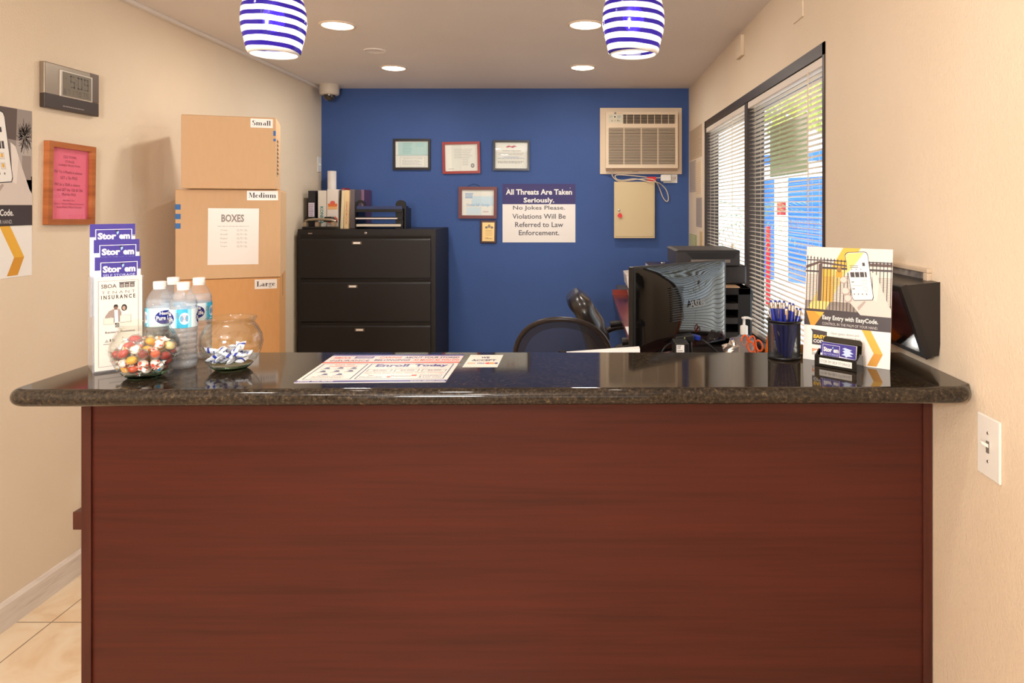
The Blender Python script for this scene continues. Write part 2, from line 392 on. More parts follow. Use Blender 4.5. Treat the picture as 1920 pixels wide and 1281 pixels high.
# local x runs away along the facade, local +y faces the office
mb = MB(); mb.box(-6, 4.5, -4, 0, 0, 2.62, M_OWH); mb.build('wall', t)
mb = MB(); mb.box(-6.05, 2.4, -.01, .12, 2.64, 2.84, M_OBL); mb.box(-6.05, 2.4, -3, .10, 2.82, 2.85, M_OBL); mb.build('roof_band', t)
def door(x0, x1):
    mb = MB(); z = 0
    while z < 2.28: mb.box(x0, x1, 0, .02, z, z + .07, M_OBL); mb.box(x0, x1, 0, .008, z + .07, z + .1, M_OBL); z += .1
    return mb.build('roll_up_door', t)
door(-4.8, -2.1); door(-1.6, 1.12); door(1.60, 2.36)
tag(MB().box(0, .13, -.07, .07, -.1, .2, M_RED).build('extinguisher_cabinet'), 'red fire extinguisher box on the white strip between the blue doors', 'box')
e = bpy.data.objects['extinguisher_cabinet']; e.matrix_world = T(4.46, 15.52, 1.36) @ RZ(math.atan2(1.8, -.8) - PI / 2)
tag(MB().tube([(3.15, 11.6, -.22), (3.15, 11.6, 1.12)], .04, M_RED, 12).build('red_post'), 'red post standing in front of the blue storage doors', 'post')
# trees beyond
M_LEAF = nmat('sunlit_leaves', (196, 208, 96), .6); M_LEAF2 = nmat('palm_leaves', (120, 150, 90), .6); M_BARK = nmat('bark', (110, 90, 70), .9)
def tree(x, y, r, h, label, seed):
    t = thing('tree', label, 'tree', (x, y, -.22), 0, 'trees beyond the storage building'); rn = random.Random(seed)
    MB().tube([(0, 0, 0), (.1, 0, h * .5), (0, .1, h)], [.18, .13, .06], M_BARK, 8).build('trunk', t)
    mb = MB()
    for i in range(2600):
        a = rn.random() * 2 * PI; b = math.acos(rn.uniform(-1, 1)); q = r * rn.random() ** .4
        c = Vector((q * math.sin(b) * math.cos(a), q * math.sin(b) * math.sin(a), h + q * .62 * math.cos(b)))
        e = Euler((rn.random() * 6, rn.random() * 6, rn.random() * 6)).to_matrix(); s = .07 + rn.random() * .09
        mb.add([c + e @ Vector(p) * s for p in ((-1, 0, 0), (0, -.6, 0), (1, 0, 0), (0, .6, 0))], [(0, 1, 2, 3)], M_LEAF)
    mb.build('crown', t)
tree(8.4, 20.5, 2.3, 5.0, 'sunlit yellow-green tree above the blue roof, beside the near window jamb', 1)
tree(8.6, 27.0, 2.6, 6.0, 'sunlit yellow-green tree above the blue roof, nearer the window mullion', 2)
t = thing('palm', 'spiky palm in front of the white wall outside the far half of the window', 'plant', (2.42, 9.6, -.22))
MB().tube([(0, 0, 0), (0, 0, 1.5)], [.09, .06], M_BARK, 8).build('trunk', t)
mb = MB(); rn = random.Random(5)
for i in range(16):
    a = 2 * PI * i / 16 + rn.uniform(-.2, .2); el = rn.uniform(-.3, .9)
    for k in range(9):
        q = .08 + k * .07; sp = .16 - k * .008
        c = Vector((math.cos(a) * q, math.sin(a) * q, 1.5 + el * q - .6 * q * q)); d = Vector((math.cos(a), math.sin(a), el - 1.2 * q)).normalized(); sd = d.cross(Vector((0, 0, 1))).normalized()
        for sg in (-1, 1):
            mb.add([c, c + d * .02, c + d * .09 + sd * sg * sp - Vector((0, 0, .05))], [(0, 1, 2)], M_LEAF2)
mb.build('fronds', t)

# ------------------------------------------------------------------ lights in the ceiling
M_CAN = nmat('downlight_lens', (255, 250, 240), .5, emit=(255, 238, 212), es=7)
M_TRIM = nmat('downlight_trim', (226, 205, 182), .4)
def can(x, y, d, label):
    t = thing('recessed_downlight', label, 'ceiling light', (x, y, CZ), 0, 'recessed ceiling lights')
    MB().lathe([(d * .5, -.0005), (d * .49, -.006), (d * .44, -.007), (d * .425, -.002), (d * .42, -.0002)], M_TRIM, 40).build('trim_ring', t)
    MB().lathe([(d * .43, -.001), (d * .40, -.006), (d * .3, -.011), (d * .15, -.0135), (.0001, -.014)], M_CAN, 40).build('lens', t)
    light('AREA', 'downlight', (x, y, CZ - .02), (0, 0, 0), 6.5, (1, .95, .88), shape='DISK', size=d * .8)
can(-1.254, 3.59, .185, 'glowing recessed ceiling light beside the left striped pendant')
can(.03, 3.579, .185, 'glowing recessed ceiling light partly behind the right striped pendant')
can(-1.261, 4.698, .18, 'glowing recessed ceiling light nearest the blue wall, on the left, near the dome camera')
can(.02, 4.68, .18, 'glowing recessed ceiling light nearest the blue wall, above the air conditioner side')
mb = MB().lathe([(.068, 0), (.068, -.004), (.062, -.007), (.058, -.004), (.0001, -.0035)], M_CEIL, 36, (-1.235, 4.181, CZ))
tag(mb.build('ceiling_cover_plate'), 'flat round cover plate painted into the ceiling between the left recessed lights', 'cover plate')
t = thing('dome_camera', 'beige dome security camera on the ceiling in the left corner of the blue wall', 'security camera', (-1.935, 5.36, CZ))
MB().lathe([(.072, 0), (.074, -.01), (.072, -.072), (.066, -.08), (.0001, -.08)], nmat('camera_housing', (206, 192, 176), .4), 36).build('housing', t)
MB().lathe([(.044, -.079), (.043, -.095), (.034, -.115), (.018, -.125), (.0001, -.127)], nmat('smoked_dome', (58, 50, 42), .06, coat=.5), 28).build('smoked_dome', t)

# pendants
M_SHADE = bpy.data.materials.new('striped_art_glass'); m = M_SHADE; m.use_nodes = True
b = bs(m); tc = N(m, 'ShaderNodeTexCoord'); sp = N(m, 'ShaderNodeSeparateXYZ'); L(m, tc.outputs['Object'], sp.inputs[0])
at = N(m, 'ShaderNodeMath', operation='ARCTAN2'); L(m, sp.outputs[1], at.inputs[0]); L(m, sp.outputs[0], at.inputs[1])
k1 = N(m, 'ShaderNodeMath', operation='MULTIPLY'); L(m, at.outputs[0], k1.inputs[0]); k1.inputs[1].default_value = 1 / (2 * PI)
k2 = N(m, 'ShaderNodeMath', operation='MULTIPLY_ADD'); L(m, sp.outputs[2], k2.inputs[0]); k2.inputs[1].default_value = 1 / .0232; L(m, k1.outputs[0], k2.inputs[2])
nz = N(m, 'ShaderNodeTexNoise', Scale=14.0); L(m, tc.outputs['Object'], nz.inputs['Vector'])
k3 = N(m, 'ShaderNodeMath', operation='MULTIPLY_ADD'); L(m, nz.outputs[0], k3.inputs[0]); k3.inputs[1].default_value = .25; L(m, k2.outputs[0], k3.inputs[2])
fr = N(m, 'ShaderNodeMath', operation='FRACT'); L(m, k3.outputs[0], fr.inputs[0])
st = ramp(m, fr.outputs[0], [(0.0, (30, 16, 112)), (.43, (30, 16, 112)), (.46, (226, 222, 214)), (.96, (226, 222, 214))])
L(m, st, b.inputs['Base Color']); b.inputs['Roughness'].default_value = .12; b.inputs['Coat Weight'].default_value = .5
tl = N(m, 'ShaderNodeBsdfTranslucent'); L(m, st, tl.inputs[0]); tp = N(m, 'ShaderNodeBsdfTransparent'); L(m, st, tp.inputs[0])
mx = N(m, 'ShaderNodeMixShader'); mx.inputs[0].default_value = .5; L(m, b.outputs[0], mx.inputs[1]); L(m, tl.outputs[0], mx.inputs[2])
mx2 = N(m, 'ShaderNodeMixShader'); mx2.inputs[0].default_value = .22; L(m, mx.outputs[0], mx2.inputs[1]); L(m, tp.outputs[0], mx2.inputs[2])
L(m, bump(m, fr.outputs[0], .5, .002), b.inputs['Normal'])
L(m, mx2.outputs[0], [x for x in m.node_tree.nodes if x.type == 'OUTPUT_MATERIAL'][0].inputs[0])
M_BULB = nmat('lit_bulb', (255, 250, 240), .5, emit=(255, 244, 232), es=16)
def pendant(x, label, rot):
    t = thing('pendant_lamp', label, 'pendant lamp', (x, 1.68, 1.905), rot, 'striped glass pendants over the counter')
    prof = [(.0575, -.074), (.061, -.068), (.066, -.045), (.0725, -.02), (.075, .005), (.0735, .03), (.068, .055), (.058, .08), (.044, .10), (.028, .112), (.022, .116)]
    mb = MB().lathe(prof, M_SHADE, 64); mb.lathe([(.0575, -.074), (.0545, -.076), (.0525, -.073), (.055, -.066)], M_PLATE, 64)
    mb.build('lamp_shade', t)
    MB().lathe([(.024, .110), (.024, .135), (.014, .15), (.003, .155)], M_CHROME, 24).lathe([(.02, .112), (.018, .05), (.0, .05)], M_PLATE, 20).build('socket', t)
    MB().ball((0, 0, .012), (.026, .026, .032), M_BULB, 20, 14).build('bulb', t)
    MB().tube([(0, 0, .15), (0, 0, CZ - 1.905 - .02)], .0025, M_BLK, 8).build('cord', t)
    MB().lathe([(.055, CZ - 1.905), (.055, CZ - 1.905 - .012), (.04, CZ - 1.905 - .022), (.0001, CZ - 1.905 - .024)], M_CHROME, 32).build('canopy', t)
    light('POINT', 'pendant_light', (x, 1.68, 1.86), (0, 0, 0), 0.4, (1, .93, .88), shadow_soft_size=.02)
pendant(-.741, 'left of the two blue-striped glass pendant lamps hanging over the counter', .4)
pendant(.130, 'right of the two blue-striped glass pendant lamps hanging over the counter', 2.2)
# ================================================================== THE COUNTER
CTZ = 1.067
# granite top: slab with a bullnose all round the front and left edge
outl = []; r = .045
XA = -1.243; XB = XR - .002; YA0 = 1.482; YA1 = 1.506; YBK = 1.877
def fy(x): return YA0 + (YA1 - YA0) * (x - XA) / (XB - XA)
for i in range(9):
    a = PI + PI / 2 * i / 8; outl.append((XA + r + r * math.cos(a), fy(XA) + r + r * math.sin(a)))
for i in range(9):
    a = 1.5 * PI + PI / 2 * i / 8; outl.append((XB - r + r * math.cos(a), fy(XB) + r + r * math.sin(a)))
outl += [(XB, YBK), (XA, YBK)]
n = len(outl); cx = sum(p[0] for p in outl) / n; cyy = 1.72
def inset(d):
    res = []
    for i in range(n):
        p0 = Vector(outl[i - 1]); p1 = Vector(outl[i]); p2 = Vector(outl[(i + 1) % n])
        e1 = (p1 - p0).normalized(); e2 = (p2 - p1).normalized(); nn = Vector((-(e1.y + e2.y), e1.x + e2.x)).normalized()
        k = 1 / max(.5, nn.dot(Vector((-e1.y, e1.x)))); q = p1 + nn * d * k
        if i >= n - 2: q.y = p1.y
        if p1.x > XB - .001: q.x = p1.x
        res.append((q.x, q.y))
    return res
v = []; f = []; rings = 12; h2 = .0185
for j in range(rings + 1):
    a = -PI / 2 + PI * j / rings; d = h2 * (1 - math.cos(a)); z = CTZ - h2 + h2 * math.sin(a)
    v += [(p[0], p[1], z) for p in inset(d)]
for j in range(rings):
    for i in range(n): i2 = (i + 1) % n; f.append((j * n + i, j * n + i2, (j + 1) * n + i2, (j + 1) * n + i))
mb = MB(); mb.add(v, f, M_GRAN, True)
mb.add(v, [tuple(range(n))[::-1], tuple(range(rings * n, rings * n + n))], M_GRAN)
tag(mb.build('granite_countertop'), 'polished dark brown speckled granite countertop with rounded front edge', 'countertop')

YP = 1.706; PL = -1.227; PR = .868
t = thing('reception_counter', 'red-brown mahogany laminate counter base under the granite top', 'counter', (0, YP, FZ)); H_ = CTZ - .037 - FZ
MB().box(PL + .024, PR - .022, .006, .026, 0, H_, M_MAH).build('front_panel', t)
MB().box(PL, PL + .024, 0, .13, 0, H_, M_MAHV).build('end_panel', t, bev=.001)
MB().box(PR - .022, PR, 0, .13, 0, H_, M_MAHV).build('end_panel', t, bev=.001)
MB().box(PL + .024, PR - .022, .10, .115, 0, H_, M_MAHV).build('back_panel', t)
# desk behind the counter
t = thing('reception_desk', 'mahogany desk behind the counter, its left end sticking out past the counter base', 'desk', (0, 0, FZ))
MB().box(-1.273, .235, 1.84, 2.45, .70, .745, M_MAHV).build('desktop', t, bev=.002)
MB().box(-1.25, -1.225, 2.27, 2.43, 0, .70, M_MAHV).build('leg_panel', t)
MB().box(-1.273, -1.228, 1.74, 1.84, .70, .745, M_MAHV).build('desktop_end', t, bev=.002)
# credenza along the right wall
t = thing('side_desk', 'long mahogany desk along the right wall, running up to the blue wall', 'desk', (0, 0, 0))
MB().box(.26, XR - .013, 1.84, YB - .02, .735, .76, M_DESK).build('desktop', t, bev=.002)
MB().box(.26, XR - .013, YB - .045, YB - .02, .76, .80, nmat('mahogany_rail', (150, 58, 42), .35)).build('back_rail', t)
MB().box(.275, .84, 2.6, 3.72, FZ, .735, M_DESK).build('pedestal', t)
MB().box(.275, XR - .02, 1.85, 1.87, FZ, .735, M_DESK).build('end_panel', t)

# ------------------------------------------------------------------ brochure holder
BLUE = C(52, 66, 150, .35); IND = C(64, 56, 140, .35); CREAM = C(226, 214, 202, .4)
W3 = .098; ANG = math.atan(.85)
HX = -1.146; HY = 1.636
t = thing('brochure_holder', 'clear acrylic four-tier brochure holder at the left end of the counter', 'brochure holder', (HX, HY, CTZ), ANG)
mb = MB(); st_ = .019
mb.box(-.003, W3 + .006, 0, .10, 0, .004, M_ACRYL)
zt = (.10, .145, .188, .225)
mb.box(-.003, 0, 0, .024, 0, .135, M_ACRYL); mb.box(W3 + .003, W3 + .006, 0, .024, 0, .135, M_ACRYL)
mb.box(-.003, 0, .024, .1, 0, .225, M_ACRYL); mb.box(W3 + .003, W3 + .006, .024, .1, 0, .225, M_ACRYL)
mb.box(-.003, W3 + .006, 0, .002, .002, .055, M_ACRYL)
mb.box(-.003, W3 + .006, .1, .102, 0, .22, M_ACRYL)
mb.build('acrylic_body', t, bev=.0008)
def storem(s, x0, y0, x1, y1, cube=True):
    """white framed blue panel with the lettering"""
    w_ = x1 - x0; h_ = y1 - y0
    s.rect(x0, y0, x1, y1, WHITE, 2); s.rect(x0 + .02 * w_, y0 + .03 * h_, x1 - .02 * w_, y1 - .03 * h_, IND, 3)
    s.text('Stor', x0 + .06 * w_, y0 + .22 * h_, x0 + .56 * w_, y0 + .64 * h_, WHITE, 4, .045)
    s.text('em', x0 + .64 * w_, y0 + .34 * h_, x0 + .94 * w_, y0 + .64 * h_, WHITE, 4, .045)
    s.poly([(x0 + .57 * w_, y0 + .14 * h_), (x0 + .63 * w_, y0 + .12 * h_), (x0 + .63 * w_, y0 + .26 * h_), (x0 + .58 * w_, y0 + .36 * h_)], C(150, 190, 220), 5)
    s.poly([(x0 + .53 * w_, y0 + .12 * h_), (x0 + .57 * w_, y0 + .05 * h_), (x0 + .63 * w_, y0 + .12 * h_), (x0 + .57 * w_, y0 + .18 * h_)], BLACK, 5)
    s.text('SELF STORAGE', x0 + .07 * w_, y0 + .74 * h_, x0 + .93 * w_, y0 + .90 * h_, C(200, 205, 235), 4, 0)
    return s
def storem_brochure(n_):
    s = Sheet(100, 227, WHITE); s.rect(0, 0, 100, 32, IND, 1); s.poly([(0, 32), (100, 27), (100, 227), (0, 227)], C(205, 212, 224), 1)
    storem(s, 12, 13, 93, 52); return s
lbl = ['blue storage brochure in the second tier of the holder, just above the insurance leaflet', 'blue folded storage brochure in the third tier of the clear holder', 'blue folded storage brochure in the topmost, rear tier of the clear holder']
for i, z in enumerate((.273, .314, .352)):
    b_ = tag(storem_brochure(i).build('brochure', .094, .227), lbl[i], 'brochure', 'blue brochures in the tiered holder')
    y = .030 + .021 * i
    b_.matrix_world = T(HX, HY, CTZ) @ RZ(ANG) @ T(.004 - .006 * (i == 2), y, z)
s = Sheet(100, 227, CREAM); DK = C(70, 62, 66)
s.frame(8, 10, 92, 218, .7, C(110, 80, 90)); s.text('SBOA', 14, 18, 46, 28, C(96, 88, 90), 3, .02)
for k in range(3): s.rect(52 + k * 11, 17, 61.5 + k * 11, 28, DK, 2); s.rect(53.5 + k * 11, 21, 60 + k * 11, 22.2, CREAM, 3); s.rect(53.5 + k * 11, 24.5, 60 + k * 11, 25.7, CREAM, 3)
s.rect(51, 14.5, 85, 16.5, DK, 2); s.rect(14, 31.2, 85, 31.8, LG, 2)
s.text('T E N A N T', 15, 35, 85, 42, GREY, 3); s.text('I N S U R A N C E', 14, 45, 85, 55, DK, 3, .03)
s.rect(18, 68, 74, 125, C(222, 212, 200), 1)
# couple carrying boxes
s.poly([(22, 96), (30, 84), (38, 80), (52, 80), (56, 90), (54, 112), (36, 112), (34, 98), (26, 108), (20, 112)], C(150, 132, 124), 3)
s.poly([(41, 82), (48, 82), (49, 112), (42, 112)], WHITE, 4); s.circ(44, 75, 4.6, 6.5, C(120, 92, 78), 4); s.poly([(39, 74), (41, 69), (47, 69), (49, 74)], BLACK, 5)
s.circ(61.5, 78, 6, 8.5, BLACK, 3); s.circ(61, 78.5, 3.4, 5, C(170, 140, 124), 4); s.poly([(56, 84), (67, 84), (70, 100), (54, 100)], C(225, 216, 206), 3)
s.rect(19, 100, 40, 116, C(214, 202, 188), 5); s.rect(52, 96, 76, 114, C(218, 206, 194), 5); s.frame(19, 100, 40, 116, .5, GREY, 6); s.frame(52, 96, 76, 114, .5, GREY, 6)
for x in (42, 46.5): s.poly([(x, 114), (x + 4, 114), (x + 5, 125), (x + 1, 125)], BLACK, 2)
s.text("Renter's", 22, 133, 50, 138, DK, 3, .02); s.text('Protection', 54, 133, 84, 138, DK, 3, .02)
s.poly([(20, 160), (25, 152), (30, 160)], LG, 2); s.text('IS', 31, 152, 42, 159, DK, 3, .03); s.scrib(18, 163, 32, 167, 1, GREY); s.scrib(30, 205, 70, 209, 1, LG)
b_ = tag(s.build('brochure', .097, .222), 'cream tenant insurance leaflet with a photo of a couple, front of the holder', 'brochure')
b_.matrix_world = T(HX, HY, CTZ) @ RZ(ANG) @ T(.0005, .006, .227) @ RX(R(-2))

# ------------------------------------------------------------------ fishbowls
def bowl(x, y, label):
    t = thing('glass_bowl', label, 'bowl', (x, y, CTZ), 0, 'round glass fishbowls on the counter')
    prof = [(.0001, .003), (.030, .002), (.036, .003), (.043, .008), (.056, .022), (.067, .043), (.0715, .064), (.069, .083), (.060, .101), (.0535, .110), (.0515, .114), (.0535, .119), (.0565, .1225), (.057, .125), (.0545, .1268)]
    MB().lathe(prof, M_GLASS, 64).build('bowl_wall', t)
    MB().lathe([(.0545, .1268), (.0525, .1255), (.050, .119), (.0485, .114), (.050, .109), (.058, .098), (.066, .083), (.0685, .064), (.064, .045)], M_GLASS, 64).build('rim', t)
    MB().lathe([(.0001, .0008), (.030, .0008), (.036, .002), (.043, .007), (.049, .0135), (.047, .014), (.035, .009), (.0001, .0085)], M_GREENGL, 48).build('thick_base', t)
    return t
B1 = (-1.011, 1.612); B2 = (-.848, 1.687)
bowl(*B1, 'fishbowl of mixed bright candies at the front left of the counter')
bowl(*B2, 'fishbowl of blue and white wrapped mints, nearer the large box label')

def pack(nc, rad, rb, zc, seed, zmin):
    rn = random.Random(seed); ps = []
    for i in range(nc): ps.append(Vector((rn.uniform(-.03, .03), rn.uniform(-.03, .03), .03 + i * .004)))
    for it in range(900):
        g = .0012 * (1 - it / 900)
        for p in ps: p.z -= g
        for k in range(3):
            for i in range(nc):
                for j in range(i + 1, nc):
                    d = ps[i] - ps[j]; l = d.length; m_ = rad[i] + rad[j]
                    if l < m_ and l > 1e-6: q = d * ((m_ - l) / l / 2); ps[i] += q; ps[j] -= q
            for i, p in enumerate(ps):
                if p.z < zmin + rad[i]: p.z = zmin + rad[i]
                d = p - Vector((0, 0, zc)); lim = rb - rad[i]
                if d.length > lim: ps[i] = Vector((0, 0, zc)) + d * (lim / d.length)
    return ps
def cm(n_, c, c2=None, sc=60):
    m = nmat(n_, c, .22, coat=.5)
    if c2:
        v = N(m, 'ShaderNodeTexVoronoi', Scale=float(sc)); L(m, coords(m), v.inputs['Vector'])
        L(m, ramp(m, v.outputs['Distance'], [(.0, c2), (.34, c2), (.42, c), (1, c)]), bs(m).inputs['Base Color'])
    return m
KINDS = [('lemon candy', 'yellow', cm('candy_yellow', (240, 170, 10)), 'ell'), ('strawberry candy', 'red', cm('candy_red', (184, 10, 18)), 'ell'),
         ('strawberry-print candy', 'white, red and green', cm('candy_straw', (246, 232, 220), (200, 30, 40), 190), 'tw'),
         ('mint chew', 'silver and white', cm('candy_silver', (214, 214, 206), (150, 150, 142), 260), 'sq'),
         ('fruit candy', 'orange', cm('candy_orange', (236, 86, 30)), 'ell'), ('toffee', 'pale yellow', cm('candy_cream', (244, 216, 140)), 'ell'),
         ('taffy', 'blue and white', cm('candy_blue', (250, 250, 246), (40, 150, 200), 70), 'tw'), ('fruit-print taffy', 'white with fruit print', cm('candy_fruit', (248, 246, 236), (236, 160, 40), 110), 'tw'),
         ('coral taffy', 'coral and white', cm('candy_coral', (250, 238, 228), (240, 90, 70), 90), 'tw'), ('cherry candy', 'dark red', cm('candy_dark_red', (150, 20, 26)), 'ell')]
def candy_proto(name, m, shape, wrapm, rn):
    o = thing(name, '', 'candy')
    if shape == 'ell': MB().ball((0, 0, 0), (.0125, .0095, .0085), m, 18, 12).build('candy_body', o)
    elif shape == 'sq': MB().box(-.0105, .0105, -.0075, .0075, -.0045, .0045, m).build('candy_body', o, bev=.001)
    else: MB().ball((0, 0, 0), (.0115, .0105, .0100), m, 16, 10).build('candy_body', o)
    if shape == 'ell':
        mb = MB(); k = 20; v = []; rw = 9
        for j in range(rw):
            x = -.0135 + .027 * j / (rw - 1); base = math.sqrt(max(0, 1 - (x / .0145) ** 2))
            for i in range(k):
                a = 2 * PI * i / k; q = 1 + rn.uniform(-.06, .10); v.append((x, .0112 * base * q * math.cos(a), .0102 * base * q * math.sin(a)))
        mb.add(v, [(j * k + i, j * k + (i + 1) % k, (j + 1) * k + (i + 1) % k, (j + 1) * k + i) for j in range(rw - 1) for i in range(k)], wrapm, True)
        mb.build('wrapper_film', o)
    for sg in (-1, 1):
        if shape == 'sq': continue
        mb = MB(); v = []; k = 14
        for (x, rr) in ((.0115, .0035), (.013, .0016), (.0175, .0060), (.0235, .0100)):
            for i in range(k):
                a = 2 * PI * i / k; q = rr * (1 + .35 * math.sin(a * 5 + x * 300)); v.append((sg * (x + rn.uniform(-.0006, .0006)), q * math.cos(a), q * .5 * math.sin(a)))
        mb.add(v, [(j * k + i, j * k + (i + 1) % k, (j + 1) * k + (i + 1) % k, (j + 1) * k + i) for j in range(3) for i in range(k)], wrapm if shape == 'ell' else m, True)
        mb.build('wrapper_twist', o)
    return o
rn = random.Random(11)
protos = [(candy_proto('wrapped_candy', k[2], k[3], M_WRAP, rn), k) for k in KINDS]
seq = [0, 4, 7, 9, 6, 4, 0, 5, 1, 8, 0, 2, 8, 9, 3, 2, 0, 5, 1, 6, 2, 4, 1, 9, 3, 7, 0, 4, 1, 8, 5, 2, 6, 1, 0, 7, 2, 3, 5, 8, 6, 1, 4, 7, 2, 0, 8, 6, 1, 5, 2, 7, 0, 3, 8, 6, 1, 2, 4, 7]
ps = pack(len(seq), [.0122] * len(seq), .0672, .066, 4, .011)
used = set()
for p, q in zip(ps, seq):
    o, k = protos[q]
    if q in used: o = copy_tree(o)
    used.add(q); o.location = (B1[0] + p.x, B1[1] + p.y, CTZ + p.z)
    o.rotation_euler = (rn.uniform(-.7, .7), rn.uniform(-.7, .7), rn.uniform(0, 2 * PI)); sc = 1.12 if q in (0, 1, 4, 9) else 1.05; o.scale = (sc,) * 3
    o['label'] = '%s wrapped %s in the left fishbowl' % (k[1], k[0]); o['group'] = '%s %ss in the left fishbowl' % (k[1], k[0])
# blue and white wrapped mints
M_MW = nmat('white_mint_wrapper', (236, 238, 246), .2, coat=.4); M_MB = nmat('blue_mint_print', (44, 62, 176), .25, coat=.4)
o = thing('wrapped_mint', '', 'candy')
mb = MB(); nx, ny = 12, 8; v = []
for sgn in (1, -1):
    for j in range(ny + 1):
        for i in range(nx + 1):
            x = -.019 + .038 * i / nx; y = -.011 + .022 * j / ny; b_ = (1 - (2 * i / nx - 1) ** 4) * (1 - (2 * j / ny - 1) ** 2)
            v.append((x, y, sgn * (.0055 * b_) + .0008 * math.sin(i * 2.1 + j)))
ofs = (nx + 1) * (ny + 1)
for q in (0, 1):
    for j in range(ny):
        for i in range(nx):
            a = q * ofs + j * (nx + 1) + i; mt = M_MB if (i in (3, 4) or (i == 8 and 2 <= j <= 5)) else M_MW
            mb.add([v[a], v[a + 1], v[a + nx + 2], v[a + nx + 1]], [(0, 1, 2, 3)], mt, True)
mb.build('wrapper', o)
MB().box(-.021, -.0185, -.0105, .0105, -.0005, .0005, M_WRAP).box(.0185, .021, -.0105, .0105, -.0005, .0005, M_WRAP).build('crimped_ends', o)
ps = pack(19, [.0132] * 19, .064, .066, 9, .0115)
for i, p in enumerate(ps):
    c_ = o if i == 0 else copy_tree(o); c_.location = (B2[0] + p.x, B2[1] + p.y, CTZ + p.z); c_.rotation_euler = (rn.uniform(-.9, .9), rn.uniform(-.6, .6), rn.uniform(0, 2 * PI))
    c_['label'] = 'blue and white wrapped mint in the right fishbowl'; c_['group'] = 'wrapped mints in the right fishbowl'

# ------------------------------------------------------------------ water bottles
LBW = nmat('bottle_label', (226, 240, 246), .25); CY = C(60, 176, 216, .25); CY2 = C(150, 214, 232, .25); NV = C(30, 44, 130, .25)
def bottle(x, y, rot, label):
    t = thing('water_bottle', label, 'bottle', (x, y, CTZ), rot, 'small water bottles behind the fishbowls')
    rb = .0305; prof = [(.0001, .004), (.012, .003), (.02, .0008), (.026, .001), (.0295, .006), (rb, .012)]
    z = .012
    while z < .098:
        prof += [(rb, z + .004), (rb - .0016, z + .007), (rb - .0016, z + .009), (rb, z + .012)]; z += .0135
    prof += [(rb - .001, .104), (rb - .001, .143), (rb, .148), (rb - .0015, .152), (rb, .156), (.0285, .165), (.024, .176), (.0175, .187), (.0125, .193), (.0115, .197), (.0115, .204)]
    MB().lathe(prof, M_PET, 40).build('bottle_wall', t)
    wp = [(.0001, .006)] + [(r_ - .0012, z_) for r_, z_ in prof if .005 < z_ < .170]; wp.append((.0001, wp[-1][1]))
    MB().lathe(wp, M_WATER, 32).build('water', t)
    mb = MB(); zc = .196; pr = [(.0145, zc), (.0145, zc + .012), (.0135, zc + .0135), (.0001, zc + .0135)]
    k = 60; v = []
    for r_, z_ in pr:
        for i in range(k): q = r_ - (.0006 if i % 2 and r_ > .014 else 0); v.append((q * math.cos(2 * PI * i / k), q * math.sin(2 * PI * i / k), z_))
    mb.add(v, [(j * k + i, j * k + (i + 1) % k, (j + 1) * k + (i + 1) % k, (j + 1) * k + i) for j in range(3) for i in range(k)], M_PLATE)
    mb.lathe([(.0145, zc), (.0135, zc - .004), (.0145, zc - .005)], M_PLATE, 30); mb.build('cap', t)
    s = Sheet(190, 40)
    for i in range(48):
        u0 = 190 * i / 48; u1 = 190 * (i + 1) / 48; q = (u0 % 95) / 95
        s.rect(u0, 0, u1, 40, CY if .56 < q < .80 else (CY2 if .5 < q < .88 else LBW), 0)
    for k_ in (0, 95):
        for j in range(24):
            u0 = k_ + 5 + j * 44 / 24; u1 = k_ + 5 + (j + 1) * 44 / 24
            f_ = lambda u: 15 * math.sqrt(max(0, 1 - ((u - k_ - 27) / 22.01) ** 2))
            s.poly([(u0, 20 - f_(u0)), (u1, 20 - f_(u1)), (u1, 20 + f_(u1)), (u0, 20 + f_(u0))], NV, 1)
        s.text('Nestl\u00e9', k_ + 15, 7.5, k_ + 40, 14.5, WHITE, 2, .03); s.text('Pure Life', k_ + 8, 16.5, k_ + 46, 26, WHITE, 2, .03)
        s.rect(k_ + 18, 30, k_ + 34, 31.5, C(200, 60, 120), 2)
        s.scrib(k_ + 52, 8, k_ + 62, 20, 4, GREY, 2, seed=2)
        for j in range(12):
            a0 = 2 * PI * j / 12; a1 = 2 * PI * (j + 1) / 12; c0 = k_ + 72
            s.poly([(c0, 20), (c0 + 11 * math.cos(a0), 20 + 13 * math.sin(a0)), (c0 + 11 * math.cos(a1), 20 + 13 * math.sin(a1))], LBW, 1)
        s.scrib(k_ + 65, 13, k_ + 79, 27, 5, C(190, 130, 140), 2, seed=4)
    s.rect(0, 37, 190, 40, C(120, 200, 226), 1)
    s.build('label', 1, 1, t, fn=lambda u, v_, l: ((.0312 + l * .00016) * math.cos(u * 2 * PI - PI / 2), (.0312 + l * .00016) * math.sin(u * 2 * PI - PI / 2), .146 - v_ * .045))
    return t
def fac(x, y, u): # turn so that label fraction u faces the camera
    return math.atan2(-y, -x) - (u * 2 * PI - PI / 2)
bottle(-1.043, 1.722, fac(-1.043, 1.722, .08), 'clear water bottle next to the brochure holder, leftmost of the four bottles')
bottle(-.974, 1.705, fac(-.974, 1.705, .37), 'clear water bottle in front between the two fishbowls, foremost of the four bottles')
bottle(-1.068, 1.822, fac(-1.068, 1.822, .32), 'clear water bottle half hidden behind the front bottles, cap and shoulder showing')
bottle(-.995, 1.812, fac(-.995, 1.812, .19), 'clear water bottle in front of the cardboard boxes, rightmost of the four bottles')

